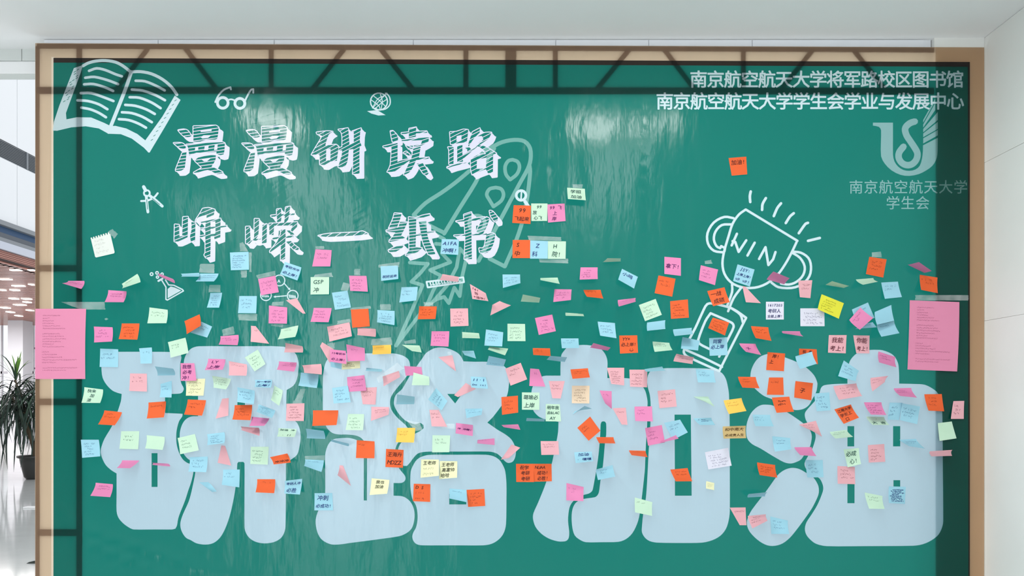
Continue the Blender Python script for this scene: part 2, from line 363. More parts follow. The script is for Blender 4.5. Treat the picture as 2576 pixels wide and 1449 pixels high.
('O',((-1077,1.0,1280),(-1001,1.0,1280),(-989,51.2,1227),(-1065,54.9,1231)),'orange note curling forward, one faint line, lower right edge of first big character','~1'),
('B',((-961,1.0,1273),(-886,1.0,1282),(-885,40.1,1220),(-946,56.1,1226)),'pale blue note curling forward, reading 考研人冲 必胜, lower right edge of first big character','考研人冲/必胜'),
('B',((-834,1.0,1221),(-759,1.0,1222),(-755,5.3,1149),(-834,5.3,1149)),'pale blue note lying flat, reading 冲刺 必成功!, lower left edge of second big character','冲刺/必成功!'),
('Bb',((-490,1.0,1596),(-414,1.0,1597),(-403,66.9,1628),(-477,60.0,1638)),'pale blue note showing its shaded underside, blank side out, upper middle of second big character',''),
('S',((-595,1.0,1586),(-520,1.0,1585),(-511,66.7,1553),(-588,45.7,1527)),'salmon pink note curling forward, two faint lines, upper left half of second big character','~2'),
('G',((-693,1.0,1556),(-625,1.0,1555),(-624,30.5,1488),(-696,32.2,1489)),'pale green note with lifted edge, four lines, upper left edge of second big character','~4'),
('S',((-349,1.0,1573),(-310,1.0,1573),(-273,8.8,1502),(-337,24.4,1504)),'salmon pink note lying flat, two faint lines, upper right half of second big character','~2'),
('B',((-198,1.0,1578),(-125,1.0,1579),(-126,67.0,1553),(-189,62.8,1539)),'pale blue note curling forward, two faint lines, upper right half of second big character','~2'),
('P',((-237,1.0,1518),(-165,1.0,1509),(-163,60.3,1465),(-234,61.2,1476)),'hot pink note curling forward, reading 冲 冲啊!, central right half of second big character','冲 冲啊!'),
('P',((-146,1.0,1446),(-74,1.0,1453),(-72,67.0,1428),(-144,67.0,1435)),'hot pink note curled up thin, one line, central right edge of second big character','~1'),
('A',((-485,1.0,1497),(-409,1.0,1497),(-409,43.3,1437),(-484,47.0,1439)),'amber note curling forward, two faint lines, central middle of second big character','~2'),
('G',((-336,1.0,1466),(-261,1.0,1465),(-263,26.1,1396),(-337,6.7,1394)),'pale green note lying flat, two faint lines, central right half of second big character','~2'),
('O',((-656,1.0,1445),(-581,1.0,1440),(-577,25.4,1370),(-658,8.2,1370)),'orange note lying flat, one faint line, central left half of second big character','~1'),
('O',((-532,1.0,1408),(-458,1.0,1404),(-460,7.8,1329),(-534,7.1,1332)),'orange note lying flat, bold dark writing, central left half of second big character','王海升/MDZZ'),
('L',((-384,1.0,1364),(-309,1.0,1363),(-306,35.7,1298),(-385,11.0,1287)),'pale yellow note with lifted edge, bold dark writing, lower middle of second big character','王老师/~/~'),
('L',((-306,1.0,1357),(-231,1.0,1356),(-230,34.2,1290),(-307,6.2,1281)),'pale yellow note lying flat, reading 高富帅 哈哈, lower right half of second big character','王老师/高富帅/哈哈'),
('O',((-45,1.0,1627),(25,1.0,1633),(26,21.9,1562),(-42,7.5,1552)),'orange note lying flat, three faint lines, upper right edge of second big character','~3'),
('P',((-45,1.0,1509),(26,1.0,1512),(35,67.0,1491),(-34,67.0,1502)),'hot pink note curled up thin, blank side out, upper right edge of second big character',''),
('S',((-2,1.0,1427),(35,1.0,1413),(-13,38.3,1372),(-47,6.2,1363)),'salmon pink note with lifted edge, blank side out, central right edge of second big character',''),
('L',((-593,1.0,1284),(-518,1.0,1277),(-519,52.9,1225),(-596,32.6,1217)),'pale yellow note with lifted edge, reading 我也 加油, lower left half of second big character','我也/加油/ '),
('O',((-415,1.0,1261),(-345,1.0,1259),(-345,8.8,1185),(-418,6.7,1188)),'orange note lying flat, reading D S, lower middle of second big character','D S/~/~'),
('B',((-265,1.0,1241),(-193,1.0,1235),(-189,59.8,1191),(-259,66.4,1207)),'pale blue note curling forward, one faint line, lower right half of second big character','~1'),
('O',((-192,1.0,1235),(-117,1.0,1239),(-113,7.1,1168),(-185,9.5,1164)),'orange note lying flat, four faint lines, lower right edge of second big character','~4'),
('O',((3,1.0,2291),(77,1.0,2291),(76,6.9,2213),(2,8.4,2213)),'orange note lying flat, reading S 中, just right of fifth lower chalk character','S/中'),
('B',((77,1.0,2289),(152,1.0,2286),(150,10.4,2210),(76,5.6,2211)),'pale blue note lying flat, reading Z 科, right of fifth lower chalk character','Z/科'),
('G',((152,1.0,2286),(228,1.0,2285),(226,5.4,2210),(151,6.4,2210)),'pale green note lying flat, reading H 院!, well below and right of the magnifier','H/院!'),
('Gb',((383,1.0,2197),(461,1.0,2200),(450,67.0,2200),(395,67.0,2201)),'pale green note showing its shaded underside, well above and left of the trophy base',''),
('P',((290,1.0,2175),(362,1.0,2175),(357,48.1,2118),(282,44.5,2116)),'hot pink note curling forward, four faint lines, above left of third big character','~4'),
('B',((-40,1.0,2145),(34,1.0,2145),(35,58.7,2099),(-38,39.8,2082)),'pale blue note curling forward, just below and right of fifth lower chalk character','~3'),
('G',((120,1.0,2130),(193,1.0,2132),(198,64.6,2095),(118,67.0,2110)),'pale green note curled up thin, below and right of fifth lower chalk character',''),
('B',((465,1.0,2169),(532,1.0,2135),(509,43.2,2079),(442,46.3,2116)),'pale blue note curling forward, bold dark writing, well above and left of the trophy base','小鸣/ '),
('Gb',((37,1.0,2031),(115,1.0,2026),(117,67.0,2037),(45,67.0,2051)),'pale green note showing its shaded underside, above and left of third big character',''),
('P',((180,1.0,2083),(252,1.0,2082),(245,52.6,2030),(172,42.4,2023)),'hot pink note curling forward, three faint lines, above left of third big character','~3'),
('O',((302,1.0,2080),(375,1.0,2080),(379,59.4,2035),(310,63.8,2042)),'orange note curling forward, one faint line, above left of third big character','~1'),
('P',((447,1.0,2037),(523,1.0,2046),(512,67.0,2021),(442,65.2,2001)),'hot pink note curling forward, one faint line, above middle of third big character','~1'),
('O',((619,1.0,2141),(691,1.0,2127),(675,9.6,2050),(601,8.7,2065)),'orange note lying flat, two faint lines, above and left of the trophy base','~2'),
('G',((536,1.0,2016),(607,1.0,2042),(632,6.4,1974),(561,7.0,1947)),'pale green note tilted anticlockwise, four faint lines, left of the trophy base','~4'),
('G',((226,1.0,1984),(302,1.0,1978),(299,67.0,1961),(222,67.0,1963)),'pale green note curled up thin, blank side out, above left of third big character',''),
('P',((97,1.0,1961),(170,1.0,1976),(185,6.1,1905),(113,7.8,1889)),'hot pink note tilted anticlockwise, four faint lines, above left of third big character','~4'),
('G',((-19,1.0,1937),(55,1.0,1936),(57,5.3,1863),(-19,9.2,1863)),'pale green note lying flat, four lines, above and right of second big character','~4'),
('B',((362,1.0,1946),(435,1.0,1940),(437,31.4,1873),(368,39.6,1883)),'pale blue note with lifted edge, three faint lines, above middle of third big character','~3'),
('B',((571,1.0,1942),(648,1.0,1952),(636,59.7,1909),(560,61.2,1901)),'pale blue note curling forward, blank side out, above middle of third big character',''),
('O',((453,1.0,1887),(529,1.0,1888),(531,10.4,1814),(455,10.7,1810)),'orange note lying flat, reading 必上岸!, above middle of third big character','YYx/必上岸!/ :)'),
('B',((207,1.0,1875),(281,1.0,1875),(279,59.3,1830),(207,59.2,1829)),'pale blue note curling forward, two faint lines, above left of third big character','~2'),
('Pb',((330,1.0,1836),(405,1.0,1823),(408,67.0,1831),(337,67.0,1850)),'hot pink note showing its shaded underside, top left half of third big character',''),
('O',((88,1.0,1834),(161,1.0,1833),(160,64.9,1796),(88,66.9,1801)),'orange note curling forward, two faint lines, top left edge of third big character','~2'),
('Bb',((146,1.0,1785),(223,1.0,1775),(228,67.0,1791),(158,67.0,1797)),'pale blue note showing its shaded underside, top left edge of third big character',''),
('G',((594,1.0,1862),(665,1.0,1856),(664,65.8,1821),(592,57.4,1814)),'pale green note curling forward, two faint lines, top right half of third big character','~2'),
('S',((-29,1.0,1747),(37,1.0,1772),(64,9.4,1702),(-6,10.8,1675)),'salmon pink note tilted anticlockwise, two faint lines, top right edge of second big character','~2'),
('P',((77,1.0,1748),(114,1.0,1745),(141,5.1,1671),(73,6.7,1674)),'hot pink note lying flat, one faint line, top left edge of third big character','~1'),
('S',((155,1.0,1695),(223,1.0,1695),(205,10.8,1621),(170,9.7,1622)),'salmon pink note lying flat, two faint lines, upper left edge of third big character','~2'),
('O',((247,1.0,1744),(321,1.0,1749),(323,62.0,1708),(251,61.5,1702)),'orange note curling forward, two faint lines, top left half of third big character','~2'),
('C',((253,1.0,1675),(328,1.0,1675),(326,7.5,1600),(252,10.7,1601)),'cream note lying flat, five faint lines, upper left half of third big character','~5'),
('S',((401,1.0,1751),(474,1.0,1751),(473,8.7,1676),(417,22.2,1682)),'salmon pink note lying flat, six faint lines, top middle of third big character','~6'),
('S',((496,1.0,1743),(572,1.0,1743),(569,9.9,1668),(498,6.8,1671)),'salmon pink note lying flat, four faint lines, top middle of third big character','~4'),
('B',((559,6.5,1745),(634,6.5,1756),(634,72.5,1736),(555,72.5,1731)),'pale blue note curled up thin, blank side out, top right half of third big character',''),
('P',((370,1.0,1655),(421,1.0,1652),(421,6.1,1577),(388,47.1,1600)),'hot pink note with lifted edge, one line, upper left half of third big character','~1'),
('S',((425,1.0,1580),(481,1.0,1582),(487,7.7,1510),(463,5.8,1511)),'salmon pink note lying flat, one faint line, upper middle of third big character','~1'),
('G',((42,1.0,1647),(116,1.0,1646),(115,7.3,1573),(42,10.8,1574)),'pale green note lying flat, reading 上岸, just left of third big character','璐瑜必/上岸'),
('G',((143,1.0,1598),(202,1.0,1597),(207,7.0,1524),(142,5.1,1525)),'pale green note lying flat, reading 明年我 AY, upper left edge of third big character','明年我/去BLAC/AY'),
('Bb',((60,1.0,1526),(137,1.0,1524),(137,67.0,1536),(61,67.0,1540)),'pale blue note showing its shaded underside, upper left edge of third big character',''),
('Bb',((255,1.0,1553),(266,1.0,1568),(337,5.3,1578),(303,43.2,1590)),'pale blue note showing its shaded underside, upper left half of third big character',''),
('O',((276,1.0,1497),(330,1.0,1545),(373,6.0,1485),(323,9.7,1443)),'orange note turned like a diamond, two lines, central left half of third big character','~2'),
('O',((355,6.5,1458),(428,6.5,1458),(427,72.5,1435),(360,72.5,1436)),'orange note curled up thin, blank side out, central left half of third big character',''),
('S',((121,1.0,1441),(196,1.0,1441),(196,51.3,1387),(122,50.7,1386)),'salmon pink note curling forward, two faint lines, central left edge of third big character','~2'),
('B',((263,1.0,1394),(337,1.0,1397),(337,65.7,1361),(264,62.5,1353)),'pale blue note curling forward, reading 加油, central left half of third big character','加油/. 嘿嘿'),
('P',((518,1.0,1587),(592,1.0,1588),(588,39.0,1525),(514,42.5,1527)),'hot pink note with lifted edge, two faint lines, upper middle of third big character','~2'),
('P',((562,1.0,1496),(633,1.0,1509),(645,7.2,1436),(574,6.7,1422)),'hot pink note lying flat, three faint lines, central right half of third big character','~3'),
('B',((642,1.0,1518),(710,1.0,1532),(742,5.0,1478),(679,5.0,1446)),'pale blue note tilted anticlockwise, two faint lines, central right half of third big character','~2'),
('P',((628,6.5,1440),(692,6.5,1467),(688,72.5,1455),(616,72.5,1438)),'hot pink note curling forward, blank side out, central right half of third big character',''),
('O',((494,1.0,1402),(564,1.0,1400),(561,67.0,1378),(495,67.0,1386)),'orange note curling forward, one faint line, central middle of third big character','~1'),
('O',((17,1.0,1345),(91,1.0,1345),(93,10.9,1269),(18,7.5,1269)),'orange note lying flat, reading 祝学 考研 考研, just left of third big character','祝学/考研/考研'),
('O',((91,1.0,1345),(167,1.0,1345),(168,6.2,1272),(93,5.4,1270)),'orange note lying flat, reading 成功! 必胜!, lower left edge of third big character','NUAA/成功!/必胜!'),
('B',((354,1.0,1321),(425,1.0,1340),(428,61.3,1297),(356,63.9,1283)),'pale blue note curling forward, two faint lines, lower left half of third big character','~2'),
('P',((230,1.0,1264),(303,1.0,1247),(297,52.1,1194),(229,5.3,1191)),'hot pink note with lifted edge, two lines, lower left half of third big character','~2'),
('G',((519,1.0,1203),(593,1.0,1183),(582,54.1,1133),(512,49.0,1147)),'pale green note curling forward, one faint line, bottom middle of third big character','~1'),
('O',((7,1.0,2438),(80,1.0,2436),(78,6.0,2357),(1,9.1,2361)),'orange note lying flat, reading 99 飞起来, just below the magnifier drawing','99/飞起来'),
('G',((81,1.0,2445),(150,1.0,2445),(148,5.9,2370),(82,5.2,2370)),'pale green note lying flat, just below and right of the magnifier drawing','99/放/心飞'),
('P',((149,1.0,2441),(222,1.0,2445),(226,7.9,2369),(152,6.5,2363)),'hot pink note lying flat, below and right of the magnifier drawing','99 飞/上/岸'),
('G',((233,1.0,2512),(308,1.0,2507),(308,43.3,2447),(233,44.5,2452)),'pale green note curling forward, reading 学姐 加油, right of the magnifier drawing','学姐/ 加油'),
('O',((915,1.0,2637),(990,1.0,2643),(991,11.0,2565),(927,5.7,2561)),'orange note lying flat, reading 加油!, above the trophy cup','加油!/ '),
('P',((644,1.0,2220),(714,1.0,2214),(712,8.2,2138),(642,9.6,2146)),'hot pink note lying flat, reading 拿下!, left of the trophy cup','拿下!'),
('P',((798,1.0,2184),(871,1.0,2166),(853,18.6,2097),(783,27.8,2117)),'hot pink note with lifted edge, three faint lines, on the trophy cup','~3'),
('B',((953,1.0,2188),(1025,1.0,2166),(1003,7.5,2093),(931,10.9,2116)),'pale blue note tilted clockwise, reading 上岸上岸! up up!, on the trophy cup','JSY:/上岸上岸!/up up!'),
('Pb',((1076,1.0,2124),(1151,1.0,2103),(1148,67.0,2118),(1081,67.0,2146)),'hot pink note showing its shaded underside, blank side out, on the trophy cup',''),
('S',((1210,1.0,2119),(1269,1.0,2121),(1258,7.9,2044),(1211,14.8,2047)),'salmon pink note lying flat, two faint lines, on the trophy cup','~2'),
('O',((825,1.0,2075),(898,1.0,2091),(912,29.6,2024),(843,25.5,2008)),'orange note with lifted edge, reading 一战 成硕, just below the trophy cup','一战/ 成硕'),
('S',((974,1.0,2096),(986,1.0,2094),(1050,6.5,2023),(982,20.8,2025)),'salmon pink note lying flat, blank side out, just below the trophy cup',''),
('O',((668,1.0,2032),(743,1.0,2040),(746,7.5,1962),(671,5.2,1957)),'orange note lying flat, five faint lines, just left of the trophy base','~5'),
('W',((1073,1.0,2030),(1149,1.0,2030),(1146,7.5,1954),(1071,6.5,1954)),'white note lying flat, reading 考研人 全部上岸!, just below the trophy cup','1617203/考研人/全部上岸!'),
('W',((1218,1.0,2002),(1320,1.0,2002),(1319,5.0,1926),(1217,5.0,1926)),'white note lying flat, four faint lines, below and right of the trophy cup','~4'),
('Y',((1306,6.5,2061),(1400,6.5,2023),(1373,18.9,1956),(1281,26.3,1995)),'bright yellow note tilted clockwise, five faint lines, below and right of the trophy cup','~5'),
('O',((849,1.0,1963),(918,1.0,1942),(890,35.5,1884),(817,46.2,1914)),'orange note with lifted edge, four faint lines, on the trophy base','~4'),
('B',((681,1.0,1913),(760,1.0,1920),(749,65.8,1887),(673,66.0,1879)),'pale blue note curling forward, blank side out, on the trophy base, upper one',''),
('B',((721,1.0,1881),(795,1.0,1865),(773,54.4,1820),(703,49.5,1828)),'pale blue note curling forward, blank side out, on the trophy base, lower one',''),
('B',((833,1.0,1876),(909,1.0,1880),(909,8.0,1804),(834,5.2,1801)),'pale blue note lying flat, reading 同窗 必上岸, top right edge of third big character','同窗/必上岸/ '),
('O',((1010,1.0,1927),(1083,1.0,1922),(1082,42.5,1861),(1014,49.8,1872)),'orange note curling forward, two faint lines, just right of the trophy base','~2'),
('P',((1142,1.0,1906),(1217,1.0,1905),(1205,67.0,1877),(1122,67.0,1890)),'hot pink note curled up thin, blank side out, above left of fourth big character',''),
('P',((960,1.0,1854),(1029,1.0,1852),(1036,53.1,1801),(969,62.5,1814)),'hot pink note curling forward, reading 十, above left of fourth big character','十'),
('O',((1080,1.0,1817),(1154,1.0,1811),(1147,6.5,1736),(1072,6.5,1741)),'orange note lying flat, reading 岸! 上, top left edge of fourth big character',' 岸!/上/ '),
('O',((1213,1.0,1832),(1287,1.0,1829),(1291,5.0,1766),(1212,5.0,1769)),'orange note lying flat, reading 祝 考, top left half of fourth big character','祝 考/ /'),
('B',((1195,6.5,1799),(1266,6.5,1819),(1265,56.6,1765),(1196,54.8,1743)),'pale blue note curling forward, blank side out, top left half of fourth big character',''),
('S',((695,1.0,1810),(769,1.0,1795),(748,64.6,1763),(669,60.2,1775)),'salmon pink note curling forward, two faint lines, top right half of third big character','~2'),
('B',((777,1.0,1748),(853,1.0,1739),(847,53.2,1687),(775,43.9,1688)),'pale blue note curling forward, two faint lines, top right edge of third big character','~2'),
('O',((955,1.0,1713),(1030,1.0,1712),(1028,55.9,1663),(956,57.9,1666)),'orange note curling forward, two faint lines, top left edge of fourth big character','~2'),
('O',((1086,1.0,1710),(1146,1.0,1710),(1147,6.2,1636),(1075,6.4,1637)),'orange note lying flat, one faint line, top left edge of fourth big character','~1'),
('O',((1198,1.0,1695),(1272,1.0,1686),(1261,10.2,1613),(1185,19.8,1625)),'orange note lying flat, reading 子, upper left half of fourth big character','子'),
('S',((615,1.0,1653),(689,1.0,1660),(695,5.9,1587),(622,5.3,1580)),'salmon pink note lying flat, three faint lines, upper right half of third big character','~3'),
('G',((767,1.0,1629),(829,1.0,1629),(841,59.6,1586),(795,66.3,1609)),'pale green note curling forward, blank side out, upper right edge of third big character',''),
('A',((894,1.0,1613),(970,1.0,1623),(975,50.6,1569),(903,46.6,1556)),'amber note curling forward, two faint lines, just right of third big character','~2'),
('O',((1098,1.0,1625),(1172,1.0,1629),(1177,39.4,1566),(1105,37.9,1561)),'orange note with lifted edge, dense dark lines, upper left edge of fourth big character','~2d'),
('B',((767,1.0,1537),(842,1.0,1540),(841,67.0,1511),(777,67.0,1511)),'pale blue note curling forward, dense dark lines, upper right edge of third big character','~2d'),
('K',((891,1.0,1503),(988,1.0,1506),(973,53.3,1456),(879,54.8,1454)),'brown kraft note curling forward, reading 和中南大 必成贵人生, just right of third big character','和中南大/必成贵人生'),
('B',((1017,1.0,1553),(1091,1.0,1552),(1086,57.9,1505),(1010,57.8,1506)),'pale blue note curling forward, two faint lines, upper left edge of fourth big character','~2'),
('S',((1213,1.0,1511),(1284,1.0,1527),(1306,10.6,1460),(1237,67.0,1489)),'salmon pink note with lifted edge, two lines, upper left half of fourth big character','~2'),
('B',((1100,1.0,1462),(1177,1.0,1454),(1160,57.9,1410),(1097,39.6,1399)),'pale blue note curling forward, two faint lines, central left edge of fourth big character','~2'),
('P',((1193,1.0,1415),(1266,1.0,1416),(1260,65.9,1382),(1193,67.0,1386)),'hot pink note curling forward, blank side out, central left half of fourth big character',''),
('W',((815,1.0,1394),(913,1.0,1413),(926,8.4,1338),(827,10.9,1322)),'white note lying flat, five faint lines, central right edge of third big character','~5'),
('O',((1036,1.0,1351),(1112,1.0,1340),(1102,55.4,1292),(1028,56.8,1303)),'orange note curling forward, three faint lines, lower left edge of fourth big character','~3'),
('B',((1239,1.0,1361),(1313,1.0,1361),(1314,7.4,1289),(1244,10.4,1288)),'pale blue note lying flat, three faint lines, lower left half of fourth big character','~3'),
('B',((1276,1.0,1642),(1341,1.0,1647),(1343,8.9,1571),(1284,9.7,1567)),'pale blue note lying flat, four faint lines, upper left half of fourth big character','~4'),
('O',((669,1.0,1321),(742,1.0,1327),(749,55.0,1277),(679,59.3,1277)),'orange note curling forward, two faint lines, lower right half of third big character','~2'),
('L',((821,1.0,1272),(855,1.0,1264),(849,20.2,1236),(815,19.1,1243)),'pale yellow note of small size, three lines, lower right edge of third big character','~3'),
('Bb',((996,1.0,1203),(1070,1.0,1207),(1056,67.0,1233),(980,67.0,1226)),'pale blue note showing its shaded underside, lower left edge of fourth big character',''),
('S',((920,1.0,1160),(987,1.0,1161),(988,9.5,1087),(960,8.0,1087)),'salmon pink note lying flat, one faint line, just left of fourth big character','~1'),
('S',((996,1.0,1125),(1073,1.0,1132),(1057,67.0,1115),(996,61.0,1082)),'salmon pink note curling forward, three faint lines, bottom left edge of fourth big character','~3'),
('B',((1091,1.0,1123),(1166,1.0,1105),(1151,55.7,1058),(1094,5.6,1050)),'pale blue note with lifted edge, three lines, bottom left edge of fourth big character','~3'),
('O',((1510,1.0,2220),(1583,1.0,2209),(1566,6.3,2131),(1491,10.2,2145)),'orange note lying flat, three faint lines, above and left of the right poem sheet','~3'),
('Pb',((1672,1.0,2186),(1742,1.0,2152),(1736,67.0,2148),(1683,67.0,2185)),'hot pink note showing its shaded underside, blank side out, above the right poem sheet',''),
('G',((1453,1.0,2124),(1527,1.0,2130),(1514,67.0,2104),(1452,66.7,2091)),'pale green note curled up thin, above and left of the right poem sheet',''),
('Gb',((1325,1.0,2101),(1402,1.0,2088),(1394,67.0,2086),(1324,67.0,2106)),'pale green note showing its shaded underside, blank side out, right of the trophy cup',''),
('B',((1560,1.0,2111),(1631,1.0,2115),(1634,26.9,2046),(1568,15.8,2040)),'pale blue note with lifted edge, just above and left of the right poem sheet','~2'),
('O',((1723,1.0,2144),(1798,1.0,2132),(1787,22.3,2063),(1714,28.0,2076)),'orange note with lifted edge, two faint lines, just above the right poem sheet','~2'),
('B',((1436,1.0,1997),(1504,1.0,2027),(1530,5.0,1961),(1454,5.0,1935)),'pale blue note tilted anticlockwise, one faint line, above middle of fourth big character','~1'),
('B',((1484,6.5,1935),(1521,6.5,1943),(1537,10.5,1921),(1446,10.5,1914)),'pale blue note tilted anticlockwise, two faint lines, above middle of fourth big character','~2'),
('P',((1420,12.0,1952),(1467,12.0,2005),(1500,54.0,1955),(1439,66.1,1905)),'hot pink note turned like a diamond, two lines, above middle of fourth big character','~2'),
('B',((1527,12.0,1985),(1597,12.0,2015),(1596,37.0,1946),(1515,55.6,1927)),'pale blue note with lifted edge, blank side out, left of the right poem sheet',''),
('B',((1533,17.5,1932),(1606,17.5,1947),(1604,64.6,1891),(1529,64.8,1876)),'pale blue note curling forward, one faint line, just left of the right poem sheet','~1'),
('S',((1339,1.0,1889),(1414,1.0,1889),(1406,10.4,1811),(1331,10.5,1814)),'salmon pink note lying flat, reading 我能 考上!, above middle of fourth big character, left one','我能/考上!'),
('S',((1442,1.0,1888),(1511,1.0,1887),(1507,7.0,1811),(1451,8.9,1812)),'salmon pink note lying flat, reading 你能 考上!, above middle of fourth big character, right one','你能/考上!'),
('P',((1549,1.0,1820),(1620,1.0,1796),(1597,53.8,1750),(1526,51.1,1771)),'hot pink note curling forward, two faint lines, top right half of fourth big character','~2'),
('B',((1402,1.0,1782),(1466,1.0,1738),(1431,47.3,1692),(1373,12.6,1715)),'pale blue note turned like a diamond, three lines, top middle of fourth big character','~3'),
('S',((1515,1.0,1708),(1591,1.0,1717),(1548,54.7,1689),(1501,45.3,1650)),'salmon pink note curling forward, two faint lines, top right half of fourth big character','~2'),
('S',((1358,1.0,1674),(1455,1.0,1685),(1456,50.4,1631),(1362,45.1,1615)),'salmon pink note curling forward, three faint lines, upper middle of fourth big character','~3'),
('P',((1613,1.0,1664),(1687,1.0,1666),(1679,61.0,1624),(1606,66.4,1631)),'hot pink note curling forward, two faint lines, upper right edge of fourth big character','~2'),
('O',((1742,1.0,1639),(1816,1.0,1640),(1821,9.8,1567),(1745,27.1,1570)),'orange note lying flat, three faint lines, upper right edge of fourth big character','~3'),
('S',((1865,1.0,1610),(1911,1.0,1611),(1904,8.9,1535),(1849,9.9,1535)),'salmon pink note lying flat, three faint lines, just right of fourth big character','~3'),
('G',((1799,1.0,1517),(1858,1.0,1524),(1874,8.2,1453),(1802,8.9,1442)),'pale green note lying flat, blank side out, just right of fourth big character',''),
('O',((1362,1.0,1575),(1432,1.0,1596),(1444,48.3,1541),(1398,9.1,1514)),'orange note with lifted edge, reading 江南大学 学长上 口, upper middle of fourth big character','江南大学/学长上/口'),
('G',((1497,1.0,1545),(1573,1.0,1543),(1562,66.5,1511),(1492,65.8,1511)),'pale green note curling forward, reading 大 吉, upper right half of fourth big character','./ 大 吉'),
('P',((1487,1.0,1605),(1561,1.0,1605),(1556,52.3,1552),(1491,54.2,1554)),'hot pink note curling forward, four faint lines, upper right half of fourth big character','~4'),
('B',((1593,6.5,1604),(1647,6.5,1603),(1630,12.1,1530),(1579,16.0,1532)),'pale blue note lying flat, three faint lines, upper right half of fourth big character','~3'),
('B',((1643,12.0,1601),(1718,12.0,1587),(1701,21.7,1513),(1631,16.4,1530)),'pale blue note lying flat, three faint lines, upper right edge of fourth big character','~3'),
('G',((1343,1.0,1480),(1414,1.0,1489),(1411,67.0,1462),(1338,67.0,1455)),'pale green note curling forward, two faint lines, central middle of fourth big character','~2'),
('S',((1375,1.0,1336),(1449,1.0,1332),(1446,10.8,1260),(1372,10.8,1262)),'salmon pink note lying flat, three faint lines, lower middle of fourth big character','~3'),
('G',((1401,1.0,1406),(1466,1.0,1412),(1459,35.0,1347),(1415,9.0,1331)),'pale green note with lifted edge, reading 必成 心!, central middle of fourth big character','必成/心!'),
('S',((1504,1.0,1424),(1573,1.0,1429),(1575,5.3,1354),(1503,10.4,1351)),'salmon pink note lying flat, four faint lines, central right half of fourth big character','~4'),
('B',((1637,1.0,1447),(1707,1.0,1451),(1710,64.2,1413),(1644,67.0,1423)),'pale blue note curling forward, two faint lines, central right edge of fourth big character','~2'),
('S',((1766,1.0,1398),(1861,1.0,1404),(1824,60.9,1383),(1736,66.5,1381)),'salmon pink note curled up thin, blank side out, central right edge of fourth big character',''),
('G',((1490,1.0,1224),(1566,1.0,1209),(1548,54.3,1162),(1490,40.6,1161)),'pale green note curling forward, two faint lines, lower right half of fourth big character','~2'),
('B',((1593,1.0,1250),(1664,1.0,1248),(1658,5.8,1176),(1578,28.6,1183)),'pale blue note lying flat, dense dark lines, lower right half of fourth big character','~8d'),
]
